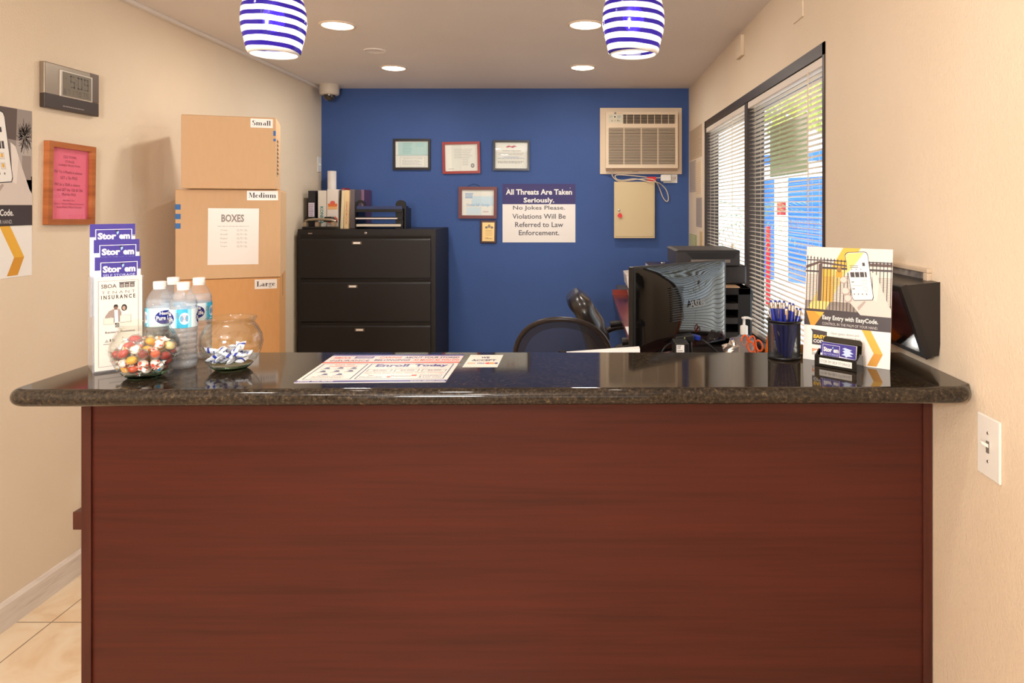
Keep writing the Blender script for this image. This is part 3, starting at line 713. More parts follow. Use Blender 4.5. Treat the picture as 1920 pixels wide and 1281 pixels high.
# ------------------------------------------------------------------ sheets lying on the counter
OR = C(232, 84, 56, .3); PUR = C(78, 68, 140, .3); PAP = C(240, 232, 224, .3); INKB = C(52, 52, 96, .3)
s = Sheet(340, 290, None)
s.rect(0, 0, 340, 290, PAP, 0)
s.rect(0, 0, 340, 16, PUR, 1); s.rect(0, 274, 340, 290, PUR, 1); s.rect(0, 88, 340, 100, OR, 1)
s.rect(0, 16, 340, 88, C(244, 220, 214, .3), 1)
s.text('SBOA', 12, 30, 56, 48, OR, 3, .03); s.rect(64, 22, 112, 46, PUR, 2); s.rect(68, 28, 108, 31, PAP, 3); s.rect(68, 37, 108, 40, PAP, 3)
s.text('T E N A N T', 12, 52, 110, 62, C(120, 180, 200, .3), 3); s.text('INSURANCE', 12, 66, 110, 80, INKB, 3, .02)
s.text('CARING', 128, 26, 184, 46, OR, 3, .03); s.text('ABOUT YOUR STORED', 192, 26, 332, 46, INKB, 3, .03)
s.text('BELONGINGS', 122, 56, 212, 76, INKB, 3, .03); s.text('AS MUCH AS YOU DO', 220, 56, 336, 76, OR, 3, .03)
s.frame(8, 108, 118, 264, 2.5, INKB); s.text('Insure Your', 40, 114, 88, 126, OR, 3, .01); s.text('Possessions', 30, 129, 98, 140, OR, 3, .01)
for (x, y) in ((30, 152), (62, 150), (94, 152), (30, 184), (62, 182), (94, 180), (44, 214), (78, 214)):
    s.poly([(x - 7, y + 8), (x - 2, y - 6), (x + 6, y - 3), (x + 8, y + 8)], C(60, 70, 120, .3), 3); s.rect(x - 12, y + 12, x + 12, y + 15, LG, 3)
s.scrib(22, 236, 106, 256, 3, LG, seed=5)
s.frame(126, 108, 330, 264, 2.5, INKB); s.text('Enroll', 142, 114, 222, 142, PUR, 3, .04); s.text('Today', 236, 114, 318, 147, PUR, 3, .04)
s.text('Coverage Limit Options', 176, 152, 278, 162, C(200, 150, 140), 3)
for i, q in enumerate(('$2,000', '$3,000', '$5,000')):
    x = 134 + i * 65; s.frame(x, 168, x + 58, 192, 1.6, GREY); s.text(q, x + 14, 174, x + 46, 186, C(110, 110, 130, .3), 3, .01)
s.text('Pays First Even If You Have Other Coverage', 134, 200, 322, 212, C(226, 140, 120, .3), 3, .01)
s.text('No', 150, 224, 162, 234, INKB, 3); s.text('Deductible', 134, 240, 186, 250, INKB, 3); s.text('Premiums', 204, 230, 250, 242, INKB, 3); s.text('Convenient', 268, 222, 322, 234, INKB, 3); s.text('& Low Cost', 270, 240, 322, 252, INKB, 3)
s.rect(196, 238, 204, 250, OR, 3); s.rect(250, 224, 262, 236, OR, 3)
s.text('(800) 706-8048', 6, 277, 84, 287, WHITE, 3, .02); s.text('www.sboati.com', 258, 277, 336, 287, WHITE, 3, .02)
fl = Vector((-.640, 1.552)); fr_ = Vector((-.302, 1.562)); br_ = Vector((-.306, 1.845)); bl = Vector((-.652, 1.842))
def flat(c4, z, th=.0012):
    fl, fr_, br_, bl = c4
    def fn(u, v, l):
        a = bl.lerp(br_, u); b = fl.lerp(fr_, u); p = a.lerp(b, v); return (p.x, p.y, z + th + l * .00008)
    return fn
mb = MB(); M_SL = clear('sheet_sleeve', (1, 1, 1), .04, 1.5)
s.build('x', 1, 1, fn=flat((fl, fr_, br_, bl), CTZ), bmb=mb)
k_ = [(p.x, p.y) for p in (fl, fr_, br_, bl)]; mb.prism(k_, CTZ + .0001, CTZ + .0011, 'z', PAP)
tag(mb.build('enrollment_sheet'), 'large purple, white and orange insurance enrolment sheet lying flat on the granite counter', 'sheet')
s = Sheet(86, 138); s.rect(0, 0, 86, 138, C(246, 240, 226, .3), 0)
s.text('WE', 32, 22, 54, 42, INKB, 3, .03); s.text('ACCEPT', 12, 54, 74, 74, INKB, 3, .03); s.rect(6, 90, 26, 106, C(230, 190, 170), 2); s.text('VISA', 30, 92, 50, 105, C(90, 80, 160), 3, .03)
s.circ(58, 98, 8, 8, C(220, 60, 60), 2); s.circ(68, 98, 8, 8, C(236, 150, 70), 3); s.rect(75, 90, 82, 106, PUR, 2)
mb = MB(); q4 = (Vector((-.2886, 1.705)), Vector((-.2025, 1.705)), Vector((-.203, 1.843)), Vector((-.290, 1.843)))
s.build('x', 1, 1, fn=flat(q4, CTZ, .0006), bmb=mb); mb.prism([(p.x, p.y) for p in q4], CTZ + .0001, CTZ + .0005, 'z', PAP)
tag(mb.build('payment_sign'), 'small white WE ACCEPT card sign lying flat on the counter right of the enrolment sheet', 'sign')

# ------------------------------------------------------------------ pen cup and pens
cxp, cyp = .534, 1.812
t = thing('pen_cup', 'black wire mesh cup full of blue pens on the counter', 'pen cup', (cxp, cyp, CTZ))
mb = MB(); k = 84; rows = 34; rc = .0405; v = []
for j in range(rows + 1):
    for i in range(k): a = 2 * PI * (i + .5 * (j % 2)) / k; v.append((rc * math.cos(a), rc * math.sin(a), .004 + .094 * j / rows))
f = []
for j in range(0, rows - 1):
    for i in range(k):
        if j % 2 == 0: f.append((j * k + i, (j + 1) * k + i, (j + 2) * k + i, (j + 1) * k + (i - 1) % k))
        else: f.append((j * k + i, (j + 1) * k + (i + 1) % k, (j + 2) * k + i, (j + 1) * k + i))
mb.add(v, f, M_BLK); o = mb.build('wire_mesh', t); q = o.modifiers.new('w', 'WIREFRAME'); q.thickness = .0010; q.use_replace = True
MB().lathe([(.041, .094), (.0455, .0985), (.046, .1005), (.0445, .1012), (.0395, .097), (.0405, .092)], M_BLK, 48).build('rim', t)
MB().lathe([(.0001, .001), (.040, .001), (.0418, .002), (.0418, .006), (.0405, .0075), (.039, .0055), (.0001, .004)], M_BLK, 48).build('base', t)
M_PEN = nmat('pen_blue', (28, 44, 140), .25, coat=.3); M_PENC = nmat('pen_clip_chrome', (214, 205, 196), .2, 1)
pen = thing('pen', '', 'pen')
MB().lathe([(.0001, 0), (.001, .001), (.0035, .012), (.0048, .03), (.0052, .07), (.0052, .124), (.0046, .127)], M_PEN, 14).build('barrel', pen)
MB().lathe([(.0046, .124), (.0044, .141), (.0036, .1425)], M_PENC, 14).build('metal_collar', pen)
MB().lathe([(.0034, .141), (.0032, .146), (.002, .1475), (.0001, .1478)], M_PEN, 12).build('push_button', pen)
MB().box(-.0016, .0016, -.0078, -.0068, .100, .138, M_PENC).box(-.0016, .0016, -.0075, -.0035, .134, .138, M_PENC).build('clip', pen)
tips = [(1445, 563, -.012), (1453.5, 563, .01), (1461.5, 563, -.02), (1470, 564, .016), (1474.5, 575, -.026), (1481, 567, .0), (1487.5, 569, -.012), (1494, 577, .012), (1501, 578, -.006)]
names_ = ['tallest at the left edge', 'second from the left', 'third from the left', 'standing towards the back', 'short one in front', 'tall one right of the middle', 'leaning with chrome clip right of the middle', 'low one near the right', 'leaning farthest right']
for i, (px, py, dy) in enumerate(tips):
    o = pen if i == 0 else copy_tree(pen); Y = cyp + dy; tp_ = P(px, py, Y)
    bx = max(-.024, min(.024, (tp_.x - cxp) * .35)); base = Vector((cxp + bx, cyp + dy * .6, CTZ + .006)); d = (tp_ - base); ln = d.length
    top = base + d; o.location = top - d.normalized() * .1478; o.rotation_euler = d.to_track_quat('Z', 'Y').to_euler()
    o['label'] = 'blue click pen in the mesh cup, ' + names_[i]; o['group'] = 'blue pens in the mesh cup'
pp = P(1438, 581, cyp + .0); bs_ = Vector((cxp + .0, cyp - .01, CTZ + .03)); d = (bs_ - pp).normalized()
tag(MB().lathe([(.0001, 0), (.0012, .004), (.0034, .014), (.004, .04), (.004, .09)], M_CHROME, 12).build('ballpoint'), 'silver ballpoint sticking tip-up out of the left side of the mesh cup', 'pen')
o = bpy.data.objects['ballpoint']; o.location = pp; o.rotation_euler = d.to_track_quat('Z', 'Y').to_euler()

# ------------------------------------------------------------------ the phone-app poster artwork
YEL = C(232, 176, 62, .35); YEL2 = C(214, 150, 50, .35); YEL3 = C(244, 206, 120, .35); DKG = C(62, 54, 58, .35); SKN = C(214, 200, 190, .4); SKN2 = C(176, 158, 148, .4); PWH = C(240, 235, 228, .35)
def app_poster(kind, code):
    s = Sheet(100, 138, PWH)
    if kind == 'fence':
        s.rect(0, 0, 100, 79, C(222, 214, 208, .35), 1)
        s.poly([(0, 26), (14, 20), (100, 19.5), (100, 79), (0, 79)], C(226, 214, 202, .35), 2)
        s.rect(0, 66, 100, 79, C(170, 154, 142, .35), 2)
        for j in range(22): s.rect(2, 34 + j * 1.5, 14, 34.5 + j * 1.5, C(150, 128, 116), 3); s.rect(22, 34 + j * 1.5, 100, 34.5 + j * 1.5, C(150, 128, 116), 3)
        s.poly([(44, 0), (64, 0), (43, 40), (24, 79), (2, 79), (22, 40)], YEL3, 3)
        s.poly([(44, 0), (64, 0), (50, 26), (30, 26)], YEL, 4); s.poly([(18, 26), (32, 26), (34, 66), (20, 66)], YEL, 4)
        for j in range(20): s.rect(22, 36 + j * 1.5, 33, 36.5 + j * 1.5, C(170, 120, 60), 5)
        s.poly([(0, 23), (16, 17), (50, 21), (50, 23), (16, 20), (0, 27)], C(96, 78, 72), 5); s.rect(72, 17.5, 100, 21, C(96, 78, 72), 5)
        s.poly([(15, 21), (20, 20), (20, 66), (15, 66)], C(96, 78, 72), 5)
        s.rect(20, 24, 100, 26.5, DKG, 6); s.rect(0, 29, 16, 31, DKG, 6)
        for i in range(25):
            x = 1.6 + i * 4.05; s.rect(x - .45, 13.5 + min(i, 12) * .35, x + .45, 76.5, DKG, 7); s.poly([(x - 1, 13.5 + min(i, 12) * .35), (x, 10.2 + min(i, 12) * .35), (x + 1, 13.5 + min(i, 12) * .35)], DKG, 7)
        s.rect(0, 15.5, 100, 16.8, DKG, 7); s.rect(0, 76, 100, 79, DKG, 6)
        s.circ(40, 27, 3, 3, C(150, 110, 50), 8); s.poly([(36, 29), (44, 29), (43.5, 36), (36.5, 36)], YEL2, 8)
    else:
        s.rect(0, 0, 100, 79, C(150, 138, 130, .35), 1); s.poly([(0, 0), (85, 0), (84, 26), (0, 20)], C(92, 76, 70), 2); s.rect(84, 26, 100, 79, C(176, 166, 158), 2)
        rn = random.Random(8)
        for i in range(150):
            a = rn.uniform(0, 2 * PI); r0 = rn.uniform(0, 7); c0 = (93 + math.cos(a) * r0 * .8, 22 + math.sin(a) * r0 * 1.4); a2 = a + rn.uniform(-.7, .7); l_ = rn.uniform(3, 7)
            e = (min(99.5, c0[0] + math.cos(a2) * l_ * .6), max(1, c0[1] + math.sin(a2) * l_)); s.line(c0[0], c0[1], e[0], e[1], .5, C(78, 68, 62) if i % 3 else C(120, 108, 98), 3)
        s.rect(90, 38, 99, 58, C(150, 136, 128), 3); s.rect(0, 55, 100, 79, C(136, 122, 114), 2)
    # arrow and dark band
    s.rect(0, 79, 100, 96, DKG, 8); s.poly([(2, 79), (24, 79), (13, 96), (8, 96)], YEL, 9); s.poly([(2, 79), (12, 79), (20, 85), (13, 96), (8, 96)], YEL2, 10)
    # hand behind the phone
    s.poly([(78, 28), (83, 31), (88, 44), (93, 56), (97, 66), (100, 70), (100, 79), (66, 79), (60, 72), (54, 66), (52, 60), (58, 56), (80, 58)], SKN, 10)
    s.poly([(78, 28), (83, 31), (86, 40), (84, 62), (80, 60)], C(228, 216, 206), 11)
    s.poly([(62, 70), (70, 62), (72, 63), (64, 74)], SKN2, 11)
    # phone
    q = [(46, 8.5), (47.5, 6), (50, 5), (68, 3.6), (71, 4.6), (72.5, 7.5), (80.5, 57), (79.5, 60.5), (58.5, 62.5), (56.5, 60)]
    s.poly(q, BLACK, 12); c0 = (63.2, 33); s.poly([(c0[0] + (a - c0[0]) * .955, c0[1] + (b - c0[1]) * .975) for a, b in q], PWH, 13)
    if kind == 'fence': s.poly([(47.4, 9), (49, 6.6), (68, 4.8), (62, 14), (57, 21), (50, 30)], YEL3, 14)
    def ph(a, b): return (49 + a * 21 + b * .165 * 1.0, 8 + b - a * 1.4)
    def pr_(a0, b0, a1, b1, m_, l=15): s.poly([ph(a0, b0), ph(a1, b0), ph(a1, b1), ph(a0, b1)], m_, l)
    for i, a in enumerate((.02, .28, .54, .8)): pr_(a, 21, min(a + .22, .9), 27, DKG)
    pr_(.74, 10, .88, 14, DKG)
    for a in (.1, .35, .6): pr_(a, 17, a + .05, 18.4, GREY)
    for b in (13, 15): pr_(.04, b, .5, b + .8, GREY)
    for b in (32, 40): pr_(.02, b, .16, b + 1.2, GREY); pr_(.62, b - 2, .84, b + 3.5, C(214, 206, 200)); pr_(.66, b - 1, .80, b + 2.5, PWH, 16)
    if kind != 'fence': pr_(.68, 31, .78, 34, YEL, 17); pr_(.68, 39, .78, 42, YEL, 17); pr_(.60, 22.5, .70, 25.5, YEL, 17)
    pr_(.02, 36.5, .6, 36.9, LG)
    for a in (.06, .28, .5, .72): pr_(a, 46, a + .06, 47.6, GREY)
    for (x, y, a, b) in ((46, 39, 4.6, 4.2), (48.5, 52, 5.2, 4.6), (51.5, 60.5, 4.8, 5)): s.circ(x, y, a, b, SKN2, 16, 16); s.circ(x - .4, y - .5, a * .8, b * .75, SKN, 17, 16)
    # wording
    s.text('Easy Entry with EasyCode.' if not code else 'Easy Entry with Easy Code.', 22, 82.4, 86 if not code else 81, 89.4, WHITE, 12, .02)
    s.text('CONTROL IN THE PALM OF YOUR HAND.', 22, 91, 86 if not code else 80, 94.2, C(200, 194, 190, .35), 12)
    s.poly([(8.5, 100.5), (28, 102.5), (28, 119.5), (10.5, 119), (10.5, 104)], DKG, 2)
    s.text('EASY', 12, 107, 27, 111.4, C(240, 190, 50), 3, .05); s.text('CODE', 12, 112.8, 27, 116.8, WHITE, 3, .03)
    s.text('Open gates, doors and', 32.5, 102, 65, 105.6, GREY, 3); s.text('view access activity from', 32.5, 106.6, 67, 110.2, GREY, 3); s.text('your mobile device.', 32.5, 111, 58, 114.6, GREY, 3)
    s.text('PTI', 11, 124, 22, 128, C(226, 140, 90), 3, .05); s.scrib(11, 129, 22, 132, 2, DKG, 3)
    s.poly([(68, 96), (78, 96), (92, 122), (82, 122)], YEL, 2); s.poly([(82, 122), (92, 122), (85.5, 136.6), (75, 136.6)], YEL2, 2)
    return s
s = app_poster('fence', False)
t = thing('counter_sign', 'upright sign card showing a phone in a hand before a fence, on the counter', 'sign', (.581, 1.802, CTZ), math.atan2(-.123, .1705))
s.build('printed_face', .2105, .291, t, M=RX(-.117) @ T(0, 0, .291), th=.0035, eps=.00008)
MB().add([(.05, .002, .001), (.05, .036, .28), (.05, .075, .001), (.052, .002, .001), (.052, .036, .28), (.052, .075, .001)], [(0, 1, 2), (5, 4, 3), (1, 4, 5, 2), (0, 2, 5, 3)], PWH).build('easel_back', t)

# business card holder
t = thing('card_holder', 'small black business card holder labelled Stor em self storage in front of the sign card', 'card holder', (.587, 1.722, CTZ), math.atan2(-.071, .069))
cw = .0985
mb = MB(); mb.prism([(0, 0), (.040, 0), (.040, .006), (.012, .007), (.006, .028), (0, .028)], 0, cw, 'x', M_BLKG)
mb.prism([(0, 0), (.040, 0), (.034, .034), (.022, .040), (.004, .028), (0, .026)], -.004, 0, 'x', M_BLKG); mb.prism([(0, 0), (.040, 0), (.034, .034), (.022, .040), (.004, .028), (0, .026)], cw, cw + .004, 'x', M_BLKG)
mb.build('tray', t, bev=.0012)
mb = MB(); q = [(0.0, 0), (cw, 0)] + [(cw - .008 + .008 * math.cos(a * PI / 12), .058 + .008 * math.sin(a * PI / 12)) for a in range(7)] + [(.008 + .008 * math.cos(a * PI / 12), .058 + .008 * math.sin(a * PI / 12)) for a in range(6, 13)]
mb.M = T(0, .030, .004) @ RX(-.15); mb.prism(q, 0, .002, 'y', M_BLKG); mb.build('back_plate', t)
s = Sheet(80, 15, PWH); s.text('STOR EM SELF STORAGE', 3, 4.5, 77, 11, GREY, 2); s.build('name_label', .082, .0145, t, M=T(.009, 0, .022), th=.0005)
s = Sheet(89, 51, C(226, 226, 236, .3)); s.rect(0, 0, 89, 34, IND, 1); s.poly([(0, 27), (30, 25), (52, 30), (89, 32), (89, 51), (0, 51)], C(226, 226, 236, .3), 2)
storem(s, 5, 5, 49, 33); s.poly([(55, 10), (62, 7), (70, 9), (80, 11), (74, 14), (84, 19), (74, 21), (82, 26), (70, 27), (66, 30), (62, 26), (54, 25), (62, 20), (56, 16), (63, 13)], C(196, 214, 240, .3), 3)
o = tag(s.build('business_card', .089, .051), 'blue and white business card standing in front in the black card holder', 'business card')
o.matrix_world = T(.587, 1.722, CTZ) @ RZ(math.atan2(-.071, .069)) @ T(.005, .017, .0585) @ RX(-.12)
for i in range(4):
    mb = MB(); mb.box(0, .089, 0, .0004, -.051, 0, PWH)
    o = tag(mb.build('business_card'), 'business card stacked behind the front card in the black holder', 'business card', 'business cards in the holder'); o.matrix_world = T(.587, 1.722, CTZ) @ RZ(math.atan2(-.071, .069)) @ T(.005, .0185 + .0012 * i, .0580) @ RX(-.12)

# ------------------------------------------------------------------ right wall: tilted monitor, metal box, light switch
t = thing('wall_monitor', 'black monitor mounted on the right wall, tilted down, half hidden behind the sign card', 'monitor', (XR, 0, 0))
y0, y1 = 1.673, 2.14
mb = MB(); q = [(0, 1.280), (-.082, 1.272), (-.020, 1.100), (-.004, 1.102), (0, 1.13)]
mb.prism(q, y0, y1, 'y', nmat('monitor_case', (34, 30, 28), .35)); mb.build('case', t, bev=.003)
mb = MB(); a = Vector((-.082, 1.274)); b_ = Vector((-.020, 1.098)); nn = Vector((-(a - b_).y, (a - b_).x)).normalized(); nn = nn if nn.x < 0 else -nn
q = [tuple(a), tuple(b_), tuple(b_ + nn * .016), tuple(a + nn * .016)]; mb.prism(q, y0 - .002, y1, 'y', M_BLK); mb.build('bezel', t, bev=.004)
q = [tuple(a.lerp(b_, .08) + nn * .0162), tuple(a.lerp(b_, .92) + nn * .0162), tuple(a.lerp(b_, .92) + nn * .017), tuple(a.lerp(b_, .08) + nn * .017)]
MB().prism(q, y0 + .015, y1 - .02, 'y', M_BLKG).build('screen', t)
t = thing('wall_box', 'beige metal box with grey panel on the right wall above the tilted monitor', 'box', (XR, 1.712, 1.308), -PI / 2)
M_BXB = nmat('beige_box', (206, 184, 158), .45)
mb = MB(); mb.box(-.40, 0, -.012, 0, -.011, 0, M_BXB); mb.box(-.40, 0, -.012, 0, -.16, -.14, M_BXB); mb.box(-.022, 0, -.012, 0, -.14, -.011, M_BXB); mb.box(-.40, -.37, -.012, 0, -.14, -.011, M_BXB)
mb.build('frame', t, bev=.002)
m = nmat('grey_panel', (120, 112, 106), .5); n_ = N(m, 'ShaderNodeTexNoise', Scale=30.0, Detail=5.0); L(m, coords(m), n_.inputs['Vector']); L(m, ramp(m, n_.outputs[0], [(.35, (92, 84, 80)), (.65, (150, 140, 132))]), bs(m).inputs['Base Color'])
MB().box(-.37, -.022, -.004, 0, -.14, -.011, m).build('panel', t)
t = thing('light_switch', 'white toggle light switch plate on the right wall below the granite counter end', 'light switch', (XR, 1.5086, 1.0175), -PI / 2)
MB().box(0, .082, -.006, 0, -.130, 0, M_PLATE).build('plate', t, bev=.003)
MB().box(.036, .046, -.0075, -.005, -.077, -.052, C(120, 112, 104)).build('toggle_slot', t)
MB().prism([(-.006, -.066), (-.006, -.058), (-.022, -.050), (-.022, -.056)], .037, .045, 'x', M_PLATE).build('toggle', t, bev=.001)
for z in (-.035, -.095): MB().ball((.041, -.0065, z), (.0035, .0015, .0035), M_CHROME, 12, 8).build('screw', t)
t = tag(MB().box(XR - .02, XR, 3.66, 3.78, 2.26, 2.37, M_WALL).build('wall_sensor', bev=.003), 'small cream sensor box high on the right wall above the window', 'sensor')
tag(MB().box(XR - .006, XR, 2.69, 2.81, 2.20, 2.36, M_WALL).build('painted_cover_plate', bev=.002), 'wall-coloured cover plate high on the right wall at the top edge of the picture', 'cover plate')
# ================================================================== LEFT WALL
LW = PI / 2
t = thing('digital_clock', 'silver and dark digital wall clock reading 5:09 above the pink notice', 'clock', (XL, 2.641, 2.017), 0, rot=(0, R(-1.2) * 0, LW))
W_, H_ = .296, .176
MB().box(0, W_, -.022, 0, -H_, 0, nmat('clock_silver', (150, 136, 120), .32, .6)).build('case', t, bev=.004)
MB().box(-.0005, W_ + .0005, -.0235, -.002, -H_ - .0005, -H_ * .68, nmat('clock_dark_band', (62, 50, 44), .35)).build('lower_band', t, bev=.003)
MB().box(.245, .2965, -.0232, -.002, -H_ * .68, 0, nmat('clock_side', (104, 88, 76), .35, .4)).build('side_band', t, bev=.002)
MB().box(.075, .255, -.026, -.02, -H_ * .70, -H_ * .10, nmat('clock_bezel', (196, 186, 172), .3, .7)).build('bezel', t, bev=.002)
s = Sheet(170, 98, C(126, 116, 100, .25)); DG = C(84, 76, 66, .4)
def seg7(s, x, y, w_, h_, d):
    g = {'5': 'afgcd', '0': 'abcdef', '9': 'abcdfg', '1': 'bc', '6': 'afgcde', '7': 'abc', '2': 'abged'}[d]; k = w_ * .2
    R_ = {'a': (x, y, x + w_, y + k), 'g': (x, y + h_ / 2 - k / 2, x + w_, y + h_ / 2 + k / 2), 'd': (x, y + h_ - k, x + w_, y + h_), 'f': (x, y, x + k, y + h_ / 2), 'b': (x + w_ - k, y, x + w_, y + h_ / 2), 'e': (x, y + h_ / 2, x + k, y + h_), 'c': (x + w_ - k, y + h_ / 2, x + w_, y + h_)}
    for c_ in g: s.rect(*R_[c_], DG, 1)
seg7(s, 45, 10, 26, 50, '5'); seg7(s, 88, 10, 26, 50, '0'); seg7(s, 126, 10, 26, 50, '9'); s.rect(78, 24, 82, 29, DG); s.rect(78, 42, 82, 47, DG); s.rect(16, 24, 24, 28, DG)
for i, d in enumerate('6717075'): seg7(s, 8 + i * 22, 70, 12, 20, d if d in '506712' else '1')
s.build('display', .160, .094, t, M=T(.085, -.026, -H_ * .135), th=.0006)
s = Sheet(100, 5); s.scrib(0, 0, 100, 5, 1, C(170, 160, 150), 1, .8); s.build('brand_print', .12, .004, t, M=T(.09, -.024, -.158), th=0)
def pframe(name, label, M4, w, h, fw, fm, sheet, rot=0, depth=.018, group=None, mat_=None, cat='picture frame'):
    """picture frame; local origin top left, local -y out of the wall"""
    t = thing(name, label, cat, (0, 0, 0), 0, group); t.matrix_world = M4 @ RY(R(rot))
    mb = MB()
    for (pts) in (((0, 0), (w, 0), (w - fw, -fw), (fw, -fw)), ((w, 0), (w, -h), (w - fw, -h + fw), (w - fw, -fw)), ((w, -h), (0, -h), (fw, -h + fw), (w - fw, -h + fw)), ((0, -h), (0, 0), (fw, -fw), (fw, -h + fw))):
        mb.prism(list(pts), -depth, 0, 'y', fm)
    mb.build('frame', t, bev=min(.0035, fw * .25))
    sheet.build('document', w - 2 * fw, h - 2 * fw, t, M=T(fw, -.004, -fw), th=.001, eps=.0002)
    MB().box(fw, w - fw, -.0085, -.0075, -h + fw, -fw, M_PANE).build('glass', t)
    return t
PINK = C(255, 116, 150, .6); PTX = C(150, 50, 90, .6)
s = Sheet(200, 270, PINK)
s.text('OLD TOWN', 68, 26, 134, 36, PTX, 2); s.text('STORAGE', 78, 44, 124, 53, PTX, 2); s.text('CURRENT PROMOTIONS', 46, 60, 156, 67, PTX, 2)
s.text('PAY For 6 Months in advance', 26, 84, 166, 95, PTX, 2); s.text('GET a 7th FREE', 54, 106, 142, 117, PTX, 2)
s.text('PAY for a YEAR in advance', 28, 132, 156, 143, PTX, 2); s.text('and GET the 12th & 13th', 40, 152, 170, 163, PTX, 2); s.text('Months FREE', 64, 170, 136, 180, PTX, 2)
s.text('Ask About Our', 70, 194, 128, 201, PTX, 2); s.text('Senior / Active Military Discounts', 26, 208, 178, 216, PTX, 2); s.text('Active Police Officer Discount', 38, 220, 166, 228, PTX, 2)
pframe('framed_notice', 'bright pink framed promotion notice in an orange-brown wooden frame on the left wall', T(XL, 2.665, 1.716) @ RZ(LW), .258, .325, .022, M_FRW, s, rot=1.2, depth=.022)
# poster
s = app_poster('plant', True)
t = tag(s.build('wall_poster', .457, .615), 'large poster with phone, hand and plant on the left wall at the picture edge', 'poster')
t.matrix_world = T(XL + .001, 2.148, 1.819) @ RZ(LW)
t = tag(MB().box(-.035, .035, -.03, 0, -.11, 0, M_PLATE).build('wall_outlet_box', bev=.004), 'white outlet box low on the left wall beside the counter', 'outlet'); t.matrix_world = T(XL, 2.90, .345) @ RZ(LW)
tag(MB().tube([(XL + .03, 2.92, .25), (XL + .045, 2.90, .12), (XL + .06, 2.87, .04), (XL + .08, 2.86, -.02), (XL + .14, 2.92, FZ + .006), (XL + .25, 3.0, FZ + .006)], .005, M_BLK, 8).build('floor_cable'), 'black power cord hanging down to the floor behind the left end of the counter', 'cord')
t = thing('switch_plate', 'small cream plate on the left wall right above the white paper roll', 'switch', (XL, 5.44, 1.85), LW)
MB().box(0, .07, -.006, 0, -.12, 0, M_PLATE).build('plate', t, bev=.002)
MB().box(.03, .04, -.016, -.005, -.065, -.052, M_PLATE).build('toggle', t)

# ================================================================== CARDBOARD BOXES
def boxobj(name, label, w, d, z0, z1, corner, ang, mt, sheet=None, group='stacked moving boxes', name_label=None):
    """corner = front right bottom corner; local x runs left->right along the front"""
    t = thing(name, label, 'box', (corner[0], corner[1], z0), ang, group); h = z1 - z0
    MB().box(-w, 0, 0, d, 0, h, mt).build('carton', t, bev=.004)
    mb = MB(); mb.box(-w + .002, -.002, 0.002, d / 2 - .001, h, h + .0015, mt); mb.box(-w + .002, -.002, d / 2 + .001, d - .002, h, h + .0015, mt); mb.build('top_flaps', t)
    return t
AB = R(19.5); BL3 = C(52, 110, 176, .6)
c1 = (-1.316 * 3.42 / 3.05 * 1.0, 3.42)
c1 = (-1.476, 3.42)
tS = boxobj('moving_box', 'small cardboard box, topmost of the stack', .406, .29, 1.545, 1.889, (-1.473, 3.362), AB, M_CARD)
tM = boxobj('moving_box', 'medium cardboard box in the middle of the stack with a price sheet taped on it', .457, .44, 1.113, 1.541, c1, AB, M_CARD)
tL = boxobj('moving_box', 'large orange-tan cardboard box under the medium one in the stack', .457, .44, .50, 1.110, (-1.478, 3.415), AB, M_CARD2)
tX = boxobj('moving_box', 'plain cardboard box at the bottom of the stack, on the floor', .457, .44, FZ, .498, (-1.478, 3.415), AB, M_CARD2)
